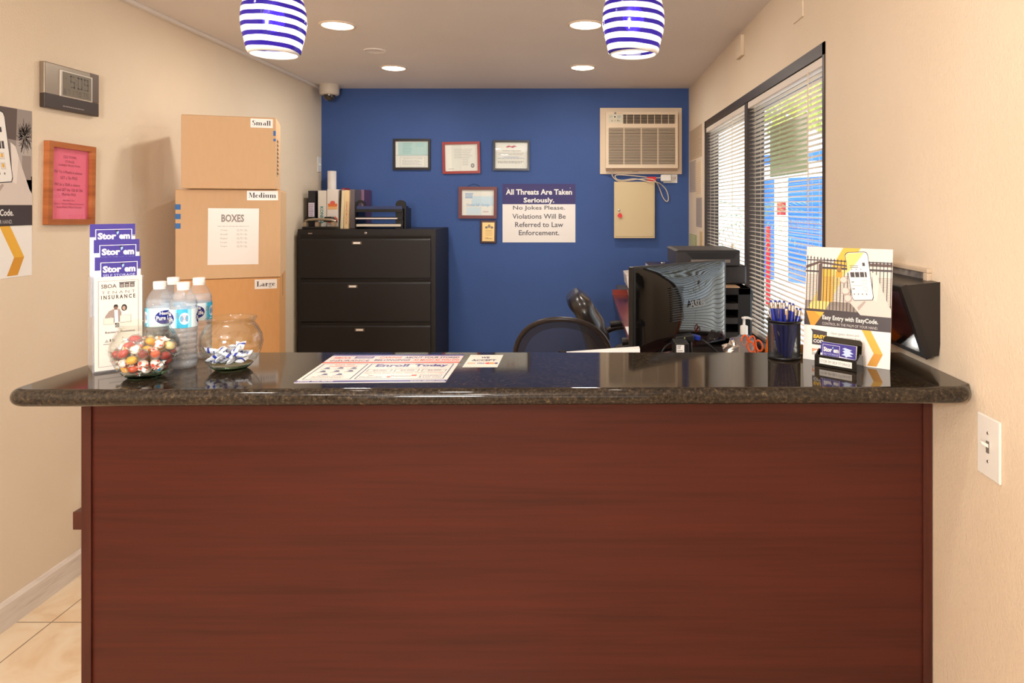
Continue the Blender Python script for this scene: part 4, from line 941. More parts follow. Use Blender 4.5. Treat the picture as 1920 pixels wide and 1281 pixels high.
def serif_word(s, word, x0, y0, x1, y1, m, lay=2):
    """heavy stencil-like roman lettering: bold strokes with thin joins"""
    def arc(cx, cy, rx, ry, tx, ty, a0, a1, n=10):
        o_ = [(cx + rx * math.cos(R(a0 + (a1 - a0) * i / n)), cy + ry * math.sin(R(a0 + (a1 - a0) * i / n))) for i in range(n + 1)]
        i_ = [(cx + (rx - tx) * math.cos(R(a0 + (a1 - a0) * i / n)), cy + (ry - ty) * math.sin(R(a0 + (a1 - a0) * i / n))) for i in range(n + 1)]
        return o_ + i_[::-1]
    def st(x, a, b, w_=20): return [(x, a), (x + w_, a), (x + w_, b), (x, b)]
    def sf(x, y, w_=32): return [(x, y), (x + w_, y), (x + w_, y + 4), (x, y + 4)]
    hump = lambda x: arc(x, 62, 34, 28, 17, 6, 185, 360)
    G = {'S': (58, [arc(29, 26, 27, 26, 20, 6, 90, 290), arc(29, 75, 28, 25, 20, 6, -90, 115), st(50, 2, 28, 4), st(2, 70, 98, 4)]),
         'm': (116, [st(8, 38, 96), sf(2, 96), sf(2, 36, 16), st(46, 46, 96), sf(40, 96), st(84, 46, 96), sf(78, 96), arc(46, 60, 20, 24, 3, 7, 190, 350), arc(84, 60, 20, 24, 3, 7, 190, 350)]),
         'a': (62, [st(34, 48, 98), arc(34, 56, 24, 20, 4, 6, 180, 300), arc(22, 80, 20, 19, 18, 6, 60, 300), sf(50, 96, 10)]),
         'l': (34, [st(7, 2, 96), sf(1, 96), sf(1, 0, 12)]),
         'M': (104, [st(6, 3, 100, 5), sf(0, 96, 18), sf(0, 0, 22), [(10, 2), (32, 2), (54, 80), (46, 98)], [(50, 90), (76, 2), (80, 2), (54, 94)], st(76, 2, 97, 20), sf(70, 96, 34), sf(80, 0, 22)]),
         'e': (56, [arc(28, 68, 27, 31, 19, 5, 90, 270), arc(28, 60, 22, 22, 12, 5, 270, 360), sf(26, 62, 24), arc(30, 72, 24, 27, 4, 5, 20, 90)]),
         'd': (64, [st(36, 2, 98), sf(30, 0, 10), sf(54, 96, 9), arc(30, 68, 28, 31, 19, 5, 90, 270)]),
         'i': (34, [st(7, 38, 96), sf(1, 96), sf(1, 36, 12), arc(17, 17, 11, 12, 11, 12, 0, 350)]),
         'u': (70, [st(6, 38, 84), arc(28, 80, 22, 19, 16, 6, 60, 180), st(42, 38, 98), sf(0, 36, 12), sf(36, 36, 12), sf(60, 96, 9)]),
         'L': (74, [st(12, 2, 97, 22), sf(0, 0, 44), sf(0, 96, 70), [(66, 62), (70, 62), (70, 98), (52, 98)]]),
         'r': (50, [st(8, 38, 96), sf(2, 96, 34), sf(2, 36, 12), arc(38, 52, 9, 10, 9, 10, 0, 350), arc(34, 60, 14, 22, 4, 5, 180, 280)]),
         'g': (56, [arc(26, 56, 22, 19, 14, 4, 90, 270), arc(26, 56, 20, 19, 14, 4, -90, 90), arc(28, 104, 26, 18, 8, 8, 0, 180), arc(28, 98, 26, 15, 6, 8, 180, 360), arc(50, 40, 6, 7, 6, 7, 0, 350)])}
    tot = sum(G[c][0] + 5 for c in word); hh = 122 if 'g' in word else 100; x = 0
    for c in word:
        for pl in G[c][1]: s.poly([(x0 + (x + a) / tot * (x1 - x0), y0 + b / hh * (y1 - y0)) for a, b in pl], m, lay)
        x += G[c][0] + 5
    return s
def plate(t, word, x0, z0, w, h, hgt):
    s = Sheet(100, 42, PAP); INK = C(48, 42, 44)
    a, b = {'Small': (8, 92), 'Medium': (6, 95), 'Large': (8, 94)}[word]
    serif_word(s, word, a, 8, b, 36 if word == 'Large' else 31, INK)
    if word != 'Large': s.rect(a, 32, b, 32.8, C(210, 205, 200))
    s.build('size_label', w, h, t, M=T(x0, -.0005, z0), th=.0004)
plate(tS, 'Small', -.112, .338, .098, .043, 0); plate(tM, 'Medium', -.150, .424, .139, .046, 0); plate(tL, 'Large', -.112, .604, .100, .046, 0)
# blue squares
MB().box(-.457, -.434, -.0006, 0, .428 - .095, .428 - .070, BL3).box(-.457, -.434, -.0006, 0, .428 - .140, .428 - .115, BL3).box(-.457, -.434, -.0006, 0, .428 - .185, .428 - .160, BL3).build('blue_marks', tM)
mb = MB(); mb.box(-.012, -.001, -.0006, 0, .258, .282, BL3); mb.box(-.012, -.001, -.0006, 0, .232, .244, BL3)
for i in range(9): mb.box(0, .0006, .06, .16, .235 - i * .02, .245 - i * .02, C(120, 84, 60)); 
mb.box(0, .0006, .06, .068, .06, .245, C(120, 84, 60)); mb.build('side_print', tS)
mb = MB(); mb.box(0, .001, .2, .215, .50, .61, C(120, 84, 60)).build('tape_mark', tL)
s = Sheet(216, 279, PAP); s.text('BOXES', 56, 30, 152, 68, C(150, 140, 134), 3, .03); s.scrib(40, 88, 176, 92, 1, LG)
for i, q in enumerate(('X-Large', 'Small', 'Medium', 'Large', 'Tape')):
    s.text(q, 52, 104 + i * 20, 82, 113 + i * 20, C(176, 168, 160), 2); s.text('$0.00' if 0 else 'S2.75 / Ea', 122, 104 + i * 20, 166, 113 + i * 20, C(176, 168, 160), 2)
o = tag(s.build('price_sheet', .222, .272), 'white paper price sheet headed BOXES taped to the medium box', 'paper')
o.matrix_world = T(c1[0], c1[1], 1.113) @ RZ(AB) @ T(-.318, -.004, .340) @ RX(R(.7)) @ RY(R(.6))

# ================================================================== FILING CABINET
CX0 = -2.03; CX1 = -1.038; CYF = 4.99; CTOP = 1.295; WC = CX1 - CX0
t = thing('filing_cabinet', 'wide black metal lateral filing cabinet against the blue wall', 'filing cabinet', (CX0, CYF, FZ)); Hh = CTOP - FZ
mb = MB(); mb.box(0, WC, .004, .49, 0, Hh, M_CAB); mb.build('cabinet_body', t, bev=.004)
MB().box(.0, WC, 0, .004, Hh - .042, Hh, M_CAB).build('top_rail', t)
MB().box(0, .022, 0, .004, 0, Hh - .042, M_CAB).box(WC - .030, WC, 0, .004, 0, Hh - .042, M_CAB).build('side_stiles', t)
for i in range(4):
    zt_ = Hh - .047 - i * .312; z0 = zt_ - .302
    d = MB()
    d.prism([(-.012, z0), (-.012, zt_ - .030), (-.002, zt_ - .020), (-.010, zt_), (.004, zt_), (.004, z0)], .026, WC - .034, 'x', M_CAB)
    dr = d.build('drawer', t, bev=.002)
    hx = .43 + (0, -.03, .02, 0)[i]
    MB().box(hx - .035, hx + .035, -.016, -.010, zt_ - .062, zt_ - .040, nmat('label_holder%d' % i if 0 else 'label_holder', (120, 104, 84), .4, .6) if 'label_holder' not in MATS else MATS['label_holder']).box(hx - .025, hx + .025, -.0168, -.015, zt_ - .058, zt_ - .044, PAP).build('label_holder', dr, bev=.0008)
mb = MB(); mb.M = T(.49, 0, Hh - .028) @ RX(PI / 2); mb.lathe([(.010, 0), (.010, .004), (.007, .005), (.0001, .005)], M_CHROME, 20); mb.build('lock', t)
MB().box(.075, .105, -.001, .001, Hh - .034, Hh - .026, C(170, 150, 140)).build('maker_plate', t)

# things on the cabinet
def Pz(px, py, Y): q = P(px, py, Y); return q.x, q.z
def binder(x0, x1, ztop, yf, dep, col, label, side=None, prt=None, name='binder', group='binders and folders on the filing cabinet', tilt=0, cat='binder'):
    t = thing(name, label, cat, (x0, yf, CTOP), 0, group); w = x1 - x0; h = ztop - CTOP - .001
    if tilt: t.rotation_euler = (0, R(tilt), 0)
    m1 = C(*col, .45, 'cover'); mb = MB()
    mb.box(0, w, 0, .004, .001, h, m1); mb.box(0, .003, 0, dep, .001, h, m1); mb.box(w - .003, w, 0, dep, .001, h, C(*side, .45, 'cover') if side else m1)
    mb.build('cover', t, bev=.0015)
    MB().box(.003, w - .003, .012, dep - .01, .006, h - .01, C(232, 228, 220)).build('pages', t)
    if prt:
        s = Sheet(100, 100); prt(s); s.build('spine_print', w, h, t, M=T(0, 0, h), th=.0004, eps=.0004)
    return t
YS = 5.14; ss = YS / F
def X(px, Y=YS): return (px - VX) * Y / F
def p1(s): s.rect(4, 32, 86, 72, C(220, 210, 226), 1); s.scrib(12, 36, 78, 68, 7, C(150, 130, 160), 2)
def p2(s): s.text('KONICA', 26, 42, 64, 88, C(40, 140, 140), 2, .02, rot=True)
def p3(s): s.rect(10, 36, 90, 50, C(226, 120, 60), 1); s.circ(50, 34, 22, 5, C(220, 100, 90), 2); s.rect(10, 44, 90, 51, C(236, 180, 120), 2); s.poly([(6, 74), (30, 68), (40, 78), (60, 78), (70, 68), (92, 74), (92, 86), (6, 86)], C(214, 110, 80), 1); s.scrib(10, 88, 40, 91, 1, GREY)
def p4(s): s.text('HANDBOOK', 30, 30, 74, 90, C(190, 120, 90), 2, 0, rot=True)
ZB = 1.464 + 29 * ss
binder(X(577.8), X(591.5), 1.464 + 28.6 * ss, YS, .27, (38, 36, 42), 'black ring binder with a pale spine label, leftmost on the filing cabinet', (30, 30, 40), p1)
binder(X(596), X(612.3), 1.464 + 29 * ss, YS, .27, (226, 218, 208), 'white binder with teal vertical lettering on the filing cabinet', None, p2)
binder(X(613), X(634.5), 1.464 + 31 * ss, YS, .27, (228, 218, 210), 'thick white binder with orange pictures on its spine', None, p3)
binder(X(635.2), X(640.5), 1.464 + 30 * ss, YS + .015, .27, (52, 42, 44), 'thin dark binder between the white binder and the cream folders', (150, 40, 40))
binder(X(641, YS + .21), X(646.4, YS + .21), 1.464 + 33.5 * (YS + .21) / F, YS + .21, .12, (158, 44, 44), 'red folder standing up behind the cream folders', None, None, 'folder', cat='folder')
binder(X(639.5), X(645.4), 1.464 + 29 * ss, YS - .02, .22, (228, 210, 170), 'thin cream folder leaning left of the lettered one', None, None, 'folder', tilt=2.4, cat='folder')
binder(X(646.3), X(655.2), 1.464 + 29.5 * ss, YS - .02, .22, (232, 200, 150), 'cream folder with small vertical lettering along its spine', None, p4, 'folder', tilt=1.2, cat='folder')
binder(X(656.5), X(665.2), 1.464 + 31 * ss, YS, .155, (104, 92, 94), 'grey binder standing beside the mauve one', (90, 80, 84))
binder(X(666, 5.3), X(683, 5.3), 1.464 + 30.4 * 5.3 / F, 5.30, .18, (134, 100, 124), 'mauve binder, rightmost of the row behind the letter tray', (90, 60, 90))
mb = MB(); x_, z_ = Pz(609.5, 319, 5.30)
mb.lathe([(.0335, 0), (.0335, z_ - CTOP - .001), (.030, z_ - CTOP - .001), (.030, .01)], C(238, 230, 224), 32).lathe([(.028, z_ - CTOP - .004), (.012, z_ - CTOP - .006), (.0001, z_ - CTOP - .006)], C(210, 200, 194), 24)
o = tag(mb.build('paper_roll'), 'white paper roll standing upright behind the binders in the corner', 'paper roll'); o.location = (x_, 5.448, CTOP + .001)
# hole punch
x0, _ = Pz(569, 400, 5.04); x1, _ = Pz(631, 400, 5.04)
t = thing('hole_punch', 'grey and black three-hole punch lying on the left of the filing cabinet', 'hole punch', (x0, 5.02, CTOP + .001)); w_ = x1 - x0
M_STEEL = nmat('brushed_steel', (168, 152, 134), .35, .7)
MB().box(0, w_, -.01, .09, 0, .016, M_BLK).build('base', t, bev=.003)
mb = MB(); pts = [(.01, .03, .055), (.04, .02, .066), (w_ * .5, .02, .070), (w_ - .04, .02, .066), (w_ - .01, .03, .055)]; mb.tube(pts, .010, M_STEEL, 10); mb.build('lever_bar', t)
for x in (.012, w_ * .42, w_ * .9): MB().box(x - .01, x + .016, .0, .05, .016, .05, M_STEEL).build('punch_head', t, bev=.002)
for x in (.0, w_ * .58): 
    q = [(x, .05), (x + .01, .088), (x + .055, .088), (x + .085, .05)]
    MB().prism(q, .03, .09, 'y', M_BLK).build('end_cap', t, bev=.006)
# letter tray
x0 = X(667, 5.1); x1 = X(762, 5.1)
t = thing('letter_tray', 'black three-level letter tray holding papers on the right of the filing cabinet', 'letter tray', (x0, 5.06, CTOP + .001)); w_ = x1 - x0
def arch(xa, xb, y0, y1, ztop, name='side_panel'):
    q = [(y0, 0), (y1, 0)]; cyy_ = (y0 + y1) / 2; rr = (y1 - y0) / 2
    q += [(cyy_ + rr * math.cos(a * PI / 12), ztop - rr + rr * math.sin(a * PI / 12)) for a in range(13)]
    return MB().prism(q, xa, xb, 'x', M_BLK)
# the arched ends are turned a little towards the viewer
for xa, yw in ((0, 0), (w_ - .075, 0)):
    q = [(0, 0), (.075, 0)] + [(.0375 + .0375 * math.cos(a * PI / 12), .175 + .035 * math.sin(a * PI / 12)) for a in range(13)]
    mb = MB(); mb.M = T(xa, .02, 0)
    if xa == 0:
        q2 = [(0, 0), (.014, 0), (.014, .165)] + [(.0375 - .026 * math.cos(a * PI / 12), .165 + .028 * math.sin(a * PI / 12)) for a in range(13)] + [(.078, .140), (.088, .140)] + [(.0375 + .04 * math.cos(a * PI / 12), .172 + .038 * math.sin(a * PI / 12)) for a in range(13)]
        mb.prism(q2, 0, .02, 'y', M_BLK)
    else: mb.prism(q, 0, .02, 'y', M_BLK)
    mb.build('arched_end', t, bev=.002)
MB().box(.004, .014, .02, .22, .0, .15, M_BLK).build('side_panel', t, bev=.002); MB().box(w_ - .02, w_ - .008, .02, .22, 0, .15, M_BLK).build('side_panel', t, bev=.002)
for z in (.012, .066, .122): MB().box(.012, w_ - .02, .0, .22, z, z + .005, M_BLK).box(.012, w_ - .02, -.002, .002, z, z + .022, M_BLK).build('tray_shelf', t, bev=.001)
MB().box(.012, w_ - .02, .213, .219, .12, .155, M_BLK).build('back_rail', t)
def ppr(label, x0_, x1_, y0_, y1_, z0_, z1_, col, name='paper_stack', rz=0):
    o = tag(MB().box(x0_, x1_, y0_, y1_, 0, z1_ - z0_, C(*col)).build(name), label, 'paper'); o.location = (t.location.x, t.location.y, t.location.z + z0_); o.rotation_euler = (0, 0, rz)
ppr('dark blue folders in the top level of the letter tray', .018, w_ - .024, .006, .205, .1275, .166, (44, 56, 96), 'folder_stack')
ppr('white and pink papers in the middle level of the letter tray', .016, w_ - .055, -.012, .20, .0715, .080, (230, 214, 206))
ppr('stack of cream papers in the bottom level of the letter tray', .02, w_ - .03, -.008, .20, .0175, .034, (206, 192, 172))

# ================================================================== BLUE WALL
def bwall(px, py): q = P(px, py, YB); return q.x, q.z
sb = YB / F
def doc(kind):
    s = Sheet(100, 80, C(236, 230, 222))
    g = C(176, 170, 168)
    if kind == 'a': s.rect(8, 3, 99, 44, C(186, 212, 210), 1); s.scrib(22, 6, 52, 40, 7, C(120, 176, 176), 2, .3); s.scrib(60, 6, 90, 20, 3, C(150, 196, 196), 2, .3, 4); s.rect(0, 42, 100, 43, LG, 2); s.frame(14, 47, 90, 78, .8, g); s.text('CERTIFICATE OF LICENSE', 22, 50, 82, 54, g, 2); s.scrib(20, 58, 82, 74, 4, g, 2, .3, 6)
    if kind == 'b': s.rect(20, 0, 50, 80, C(226, 222, 214), 1); s.scrib(28, 14, 86, 44, 6, C(190, 184, 178), 2, .3, 3); s.scrib(52, 44, 74, 66, 4, C(190, 184, 178), 2, .3, 5); s.circ(84, 64, 5.5, 6.5, C(110, 100, 104), 2); s.circ(84, 64, 3.5, 4.2, C(190, 186, 180), 3); s.scrib(10, 72, 28, 76, 1, g)
    if kind == 'c':
        s.poly([(32, 14), (42, 9), (50, 12), (58, 9), (68, 12), (60, 14), (54, 17), (46, 14), (38, 16)], C(190, 70, 90), 2); s.text('Certificate of Appreciation', 22, 23, 80, 28, GREY, 3, .01); s.scrib(10, 33, 92, 40, 2, g, 2, .3, 3); s.scrib(26, 44, 74, 46, 1, C(150, 170, 210), 2, .8); s.scrib(8, 48, 92, 52, 1, C(150, 160, 190), 2, .4); s.scrib(8, 58, 92, 66, 2, GREY, 2, .35, 8)
    if kind == 'd': s.rect(30, 20, 99, 50, C(206, 222, 234), 1); s.scrib(10, 10, 36, 28, 4, C(110, 160, 210), 2, .6, 3); s.rect(14, 54, 60, 78, C(214, 226, 234), 1); s.text('Osvanas Self - Storage', 14, 42, 86, 54, C(130, 170, 210), 3); s.scrib(66, 66, 84, 76, 1, C(206, 186, 190), 2)
    return s
M_FB = nmat('black_frame', (36, 32, 34), .3); M_FR = nmat('red_frame', (150, 40, 34), .3); M_FM = nmat('mahogany_frame', (108, 48, 46), .4)
for (kind, nm, lb, x0, y0, x1, y1, fm, rt, fw) in (
    ('a', 'framed_certificate', 'black framed certificate with a pale teal upper half, leftmost on the blue wall', 737.5, 260.6, 807.9, 318.8, M_FB, 0, .019),
    ('b', 'framed_certificate', 'red framed certificate with a round seal on the blue wall', 829.6, 266.8, 900.0, 326.4, M_FR, -1.1, .020),
    ('c', 'framed_certificate', 'black framed certificate with a red emblem at the top, above the threats sign', 925, 263.3, 993.2, 319.8, M_FB, .3, .016),
    ('d', 'framed_certificate', 'mahogany framed pale blue certificate hung on a wire, left of the threats sign', 860.6, 350.2, 932.3, 409.7, M_FM, .3, .025)):
    x, z = bwall(x0, y0)
    tt = pframe(nm, lb, T(x, YB, z) @ Matrix(), (x1 - x0) * sb, (y1 - y0) * sb, fw, fm, doc(kind), rot=rt)
    if kind == 'd':
        MB().tube([(.07 + .1 * i / 10, -.004, .0 + .022 * math.sin(PI * i / 10)) for i in range(11)], .0012, M_BLK, 6).build('hanging_wire', tt)
x, z = bwall(901.2, 413); w_ = 30.2 * sb; h_ = 43 * sb
t = thing('plaque', 'small dark wooden plaque with a brass plate under the mahogany frame', 'plaque', (x, YB, z), rot=(0, R(.6), 0))
MB().box(0, w_, -.016, 0, -h_, 0, nmat('walnut', (66, 34, 30), .35)).build('board', t, bev=.005)
s = Sheet(60, 90, nmat('brass_plate', (226, 190, 124), .35, .25)); s.circ(34, 18, 7, 9, C(150, 130, 110), 1); s.poly([(14, 20), (26, 18), (26, 30), (14, 28)], GREY, 1); s.poly([(42, 18), (54, 20), (54, 28), (42, 30)], GREY, 1)
s.scrib(16, 38, 52, 44, 2, C(150, 120, 80), 1); s.scrib(16, 50, 52, 53, 1, DK, 1); s.scrib(18, 60, 50, 63, 1, DK, 1); s.text('Officers', 14, 72, 50, 80, DK, 2)
s.build('brass_plate', w_ - .032, h_ - .034, t, M=T(.016, -.016, -.017), th=.0008, eps=.0003)
x, z = bwall(942.3, 344.8); w_ = 136.6 * sb; h_ = 109.8 * sb
s = Sheet(625, 503, C(232, 224, 216, .35)); PB = C(52, 44, 104, .5); SK = C(78, 74, 78, .4)
s.rect(0, 0, 625, 175, PB, 1)
s.text('All Threats Are Taken', 28, 46, 596, 94, WHITE, 2, .03); s.text('Seriously.', 180, 118, 444, 174, WHITE, 2, .03)
s.text('No Jokes Please.', 90, 188, 535, 232, SK, 2, .012); s.text('Violations Will Be', 84, 258, 542, 300, SK, 2, .012); s.text('Referred to Law', 108, 328, 520, 372, SK, 2, .012); s.text('Enforcement.', 140, 398, 486, 442, SK, 2, .012)
s.circ(41, 38, 3, 3, WHITE, 3); s.circ(580, 36, 3, 3, WHITE, 3)
o = tag(s.build('warning_sign', w_, h_, th=.003, eps=.0003), 'purple and white warning sign reading All Threats Are Taken Seriously on the blue wall', 'sign'); o.location = (x, YB, z)

# air conditioner
x, z = bwall(1124.8, 202.6); w_ = 153.4 * sb; h_ = 124.2 * sb
t = thing('air_conditioner', 'yellowed through-wall air conditioner high on the right of the blue wall', 'air conditioner', (x, YB, z))
MB().box(0, w_, -.014, 0, -h_, 0, M_ACB).build('mounting_plate', t, bev=.003)
D = .085; k = (YB - D) / F
def ax(px): return (px - VX) * k - x
def az(py): return CAMZ - (py - VY) * k - z
X0, X1, Z0, Z1 = ax(1135.6), ax(1271), az(315.4), az(209.8)
mb = MB(); gx0, gx1, gz0, gz1 = ax(1141.3), ax(1266.3), az(308.6), az(239.6); vx0, vx1, vz0, vz1 = ax(1168.5), ax(1265.4), az(231.6), az(215)
mb.box(X0, X1, -.06, -.014, Z0 + .01, Z1, M_ACB)
for (a, b, c_, d_) in ((X0, gx0, Z0, Z1), (gx1, X1, Z0, Z1), (gx0, gx1, Z0, gz0), (gx0, gx1, gz1, vz0), (gx0, gx1, vz1, Z1), (gx0, vx0, vz0, vz1)): mb.box(a, b, -D, -.055, c_, d_, M_ACB)
mb.build('housing', t)
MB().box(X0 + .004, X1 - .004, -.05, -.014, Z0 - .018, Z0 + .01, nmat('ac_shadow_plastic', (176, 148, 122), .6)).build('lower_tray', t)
mb = MB(); mb.box(gx0, gx1, -.062, -.058, gz0, gz1, M_DARKV)
n_ = 26
for i in range(n_): zz = gz0 + (gz1 - gz0) * (i + .5) / n_; mb.box(gx0, gx1, -D, -.064, zz - .0022, zz + .0022, M_ACB)
for f_ in (.23, .49, .74): xx = gx0 + (gx1 - gx0) * f_; mb.box(xx - .004, xx + .004, -.080, -.062, gz0, gz1, M_ACB)
mb.build('grille', t)
mb = MB(); mb.box(vx0, vx1, -.062, -.058, vz0, vz1, M_DARKV)
for i in range(1, 6): zz = vz0 + (vz1 - vz0) * i / 6; mb.box(vx0, vx1, -.080, -.075, zz - .0011, zz + .0011, M_ACB)
for i in range(7): xx = vx0 + .028 + (vx1 - vx0 - .05) * i / 6.5; mb.box(xx - .0022, xx + .0022, -.084, -.075, vz0, vz1, M_ACB)
mb.build('air_vent', t)
s = Sheet(100, 70, C(206, 196, 170, .4)); s.circ(44, 22, 11, 15, C(226, 214, 196), 1); s.circ(44, 22, 6, 8, C(60, 54, 48), 2); s.scrib(6, 14, 30, 32, 3, C(140, 150, 140), 1); s.scrib(60, 12, 86, 34, 3, C(110, 140, 170), 1); s.circ(24, 54, 4, 5, GREY, 2); s.circ(44, 52, 4, 5, C(190, 150, 130), 2); s.circ(64, 52, 4, 5, DK, 2); s.circ(76, 55, 3, 4, GREY, 2)
s.build('control_panel', .115, .068, t, M=T(X0 + .022, -D, vz1 + .004), th=.0005)
s = Sheet(100, 30); s.rect(0, 4, 22, 30, GREY, 1); s.scrib(30, 14, 100, 26, 1, C(206, 150, 110), 1); s.build('maker_badge', .07, .018, t, M=T(X0 + .068, -D, Z1 - .001), th=.0003)
s = Sheet(100, 10); s.scrib(0, 0, 100, 10, 1, GREY, 1); s.build('plate_print', .05, .008, t, M=T(.26, -.014, -h_ + .022), th=.0005)
# outlet, plug and cord
x, z = bwall(1243.6, 327.2); MBo = MB().box(0, .112, -.006, 0, -.068, 0, M_PLATE)
t2 = thing('wall_outlet', 'white wall outlet under the right corner of the air conditioner', 'outlet', (x, YB, z))
MBo.build('plate', t2, bev=.002); MB().box(.078, .104, -.008, -.005, -.052, -.016, C(214, 200, 184)).box(.084, .087, -.009, -.007, -.034, -.024, BLACK).box(.094, .097, -.009, -.007, -.034, -.024, BLACK).build('receptacle', t2)
t3 = thing('power_cable', 'looping beige air conditioner cable with red tag running to the outlet', 'cord', (0, 0, 0))
def bp(px, py, d=.02): q = P(px, py, YB - d); return (q.x, YB - d, q.z)
def spline(pts, n=8):
    pts = [Vector(p) for p in pts]; out = []
    for i in range(len(pts) - 1):
        p0 = pts[max(i - 1, 0)]; p1 = pts[i]; p2 = pts[i + 1]; p3 = pts[min(i + 2, len(pts) - 1)]
        for j in range(n):
            u = j / n; out.append(.5 * ((2 * p1) + (p2 - p0) * u + (2 * p0 - 5 * p1 + 4 * p2 - p3) * u * u + (3 * p1 - p0 - 3 * p2 + p3) * u ** 3))
    return out + [pts[-1]]
cb = [(1146, 316, .05), (1147, 326, .03), (1152, 335, .02), (1162, 340, .02), (1178, 338.5, .025), (1200, 336, .03), (1220, 336, .075), (1229, 340, .075), (1236, 352, .03), (1243, 370, .02), (1250, 378, .02), (1253.5, 372, .02), (1250, 358, .02), (1242, 348, .025), (1232, 342, .075), (1215, 340, .075), (1190, 335.5, .03), (1170, 338, .03), (1158, 337, .03), (1153, 331, .03), (1158, 328, .03), (1175, 328.5, .03), (1200, 331, .03), (1222, 333.5, .03), (1240, 333.5, .03)]
MB().tube(spline([bp(*q) for q in cb]), .0042, C(214, 196, 172), 8).build('cable', t3)
mb = MB(); q = P(1238.4, 327.6, YB - .02); q2 = P(1258.8, 340.6, YB - .02); mb.box(q.x, q2.x, YB - .045, YB - .008, q2.z, q.z, M_PLATE); mb.build('plug', t3, bev=.012, segs=3)
mb = MB(); q = P(1213.5, 331.8, YB - .04); q2 = P(1230, 340.2, YB - .04); mb.box(q.x, q2.x, YB - .046, YB - .024, q2.z, q.z, C(214, 44, 44)); mb.build('red_tag', t3)
# key cabinet
x, z = bwall(1150.9, 341.2); w_ = 75.6 * sb; h_ = 105 * sb
t = thing('key_cabinet', 'beige metal key cabinet with a lock on the blue wall under the air conditioner', 'key cabinet', (x, YB, z))
MB().box(0, w_, -.055, 0, -h_, 0, M_BEIGE).build('case', t, bev=.003)
dr = MB().box(.011, w_ - .009, -.059, -.050, -h_ + .014, -.011, M_BEIGE).build('door', t, bev=.002)
mb = MB(); mb.M = T(.039, -.059, -.225) @ RX(PI / 2); mb.lathe([(.010, 0), (.009, .006), (.0001, .006)], M_CHROME, 20); mb.build('lock', dr)
o = thing('key', 'red-headed key hanging from the lock of the beige key cabinet', 'key', (x + .039, YB - .067, z - .222))
MB().tube([(0, 0, .004), (.004, -.004, -.02), (.002, -.003, -.035)], .0015, M_CHROME, 6).build('ring', o)
mb = MB(); mb.M = T(.006, -.003, -.045) @ RY(R(30)); mb.prism([(-.017, -.014), (.012, -.018), (.02, .004), (0, .020), (-.016, .012)], -.005, 0, 'y', C(220, 40, 44, .3)); mb.build('key_head', o, bev=.001)

# papers on the right wall near the corner
def wpaper(label, px0, px1, y0t, y1b, col, seed=1, name='wall_paper_note', prt=(150, 138, 128)):
    ya = XR * F / (px0 - VX); yb = XR * F / (px1 - VX); zt_ = CAMZ - (y0t - VY) * ya / F; zb_ = CAMZ - (y1b - VY) * ya / F
    s = Sheet(60, 100, C(*col)); s.scrib(6, 6, 54, 94, 16, C(*prt), 1, .35, seed)
    o = tag(s.build(name, ya - yb, zt_ - zb_, th=.0015), label, 'paper'); o.matrix_world = T(XR, ya, zt_) @ RZ(-PI / 2); return o
wpaper('long tan paper pinned on the right wall near the corner, topmost of the notes', 1293.3, 1316.5, 247, 302, (196, 170, 138), 1, 'pinned_note')
wpaper('grey-blue printed sheet on the right wall, left under the tan paper', 1293.3, 1305, 304, 361, (186, 170, 158), 2, 'pinned_note')
wpaper('cream notes clipped together on the right wall beside the window frame', 1304.5, 1315.5, 303, 370, (226, 204, 172), 3, 'pinned_note', (206, 170, 140))
wpaper('grey-blue printed sheet low on the right wall, below the cream notes', 1305.5, 1316.5, 371, 425, (172, 158, 150), 4, 'pinned_note')
wpaper('green edged card on the right wall just above the black printer', 1293, 1306.5, 438, 470, (170, 176, 110), 5, 'pinned_note', (236, 226, 210))
wpaper('yellow note on the right wall next to the green edged card', 1312, 1317.5, 433, 470, (222, 190, 130), 6, 'pinned_note')

# ================================================================== DESK ITEMS
DZ = .76
# monitor seen from behind
dm = Vector((.766, .641, 0)); t = thing('computer_monitor', 'glossy black computer monitor seen from behind, standing on the desk', 'monitor', (.199, 2.404, DZ), math.atan2(.641, .766))
Wm = .513; Hb = .17; Ht = 1.2495 - DZ
MB().box(0, Wm, .020, .045, Hb, Ht, M_BLK).build('bezel', t, bev=.004)
mb = MB(); nx, nz_ = 36, 28; v = []
for j in range(nz_ + 1):
    for i in range(nx + 1):
        u = i / nx; w2 = j / nz_; e = min(u, 1 - u, w2 * .66, (1 - w2) * .66) * 2
        b_ = .014 * (1 - (1 - min(1, e * 4)) ** 2) + .020 * max(0, 1 - ((u - .5) / .34) ** 2) ** .8 * max(0, 1 - ((w2 - .42) / .46) ** 2)
        v.append((.008 + (Wm - .012) * u, .022 - b_, Hb + .004 + (Ht - Hb - .006) * w2))
mb.add(v, [(j * (nx + 1) + i, j * (nx + 1) + i + 1, (j + 1) * (nx + 1) + i + 1, (j + 1) * (nx + 1) + i) for j in range(nz_) for i in range(nx)], M_BLKG, True)
bk = mb.build('back_cover', t)
mb = MB()
for i in range(15): z_ = Hb + .115 + i * .0085; mb.box(.165, .225 + .004 * math.sin(i), -.0135, -.006, z_, z_ + .003, M_BLK)
mb.build('vent_slots', t)
s = Sheet(100, 30); LGY = C(130, 124, 118, .3)
s.text('ASUS', 0, 0, 100, 30, LGY, 1, .02); s.build('maker_badge', .085, .027, t, M=T(.255, -.0165, Hb + .185), th=.002, eps=.0004)
MB().box(Wm * .5 - .035, Wm * .5 + .035, .0, .03, .012, Hb + .06, M_BLK).build('stand_neck', t, bev=.004)
MB().lathe([(.0001, 0), (.12, 0), (.12, .006), (.04, .014), (.0001, .014)], M_BLKG, 40, (Wm * .5, .02, .001), sy=.8).build('stand_base', t)
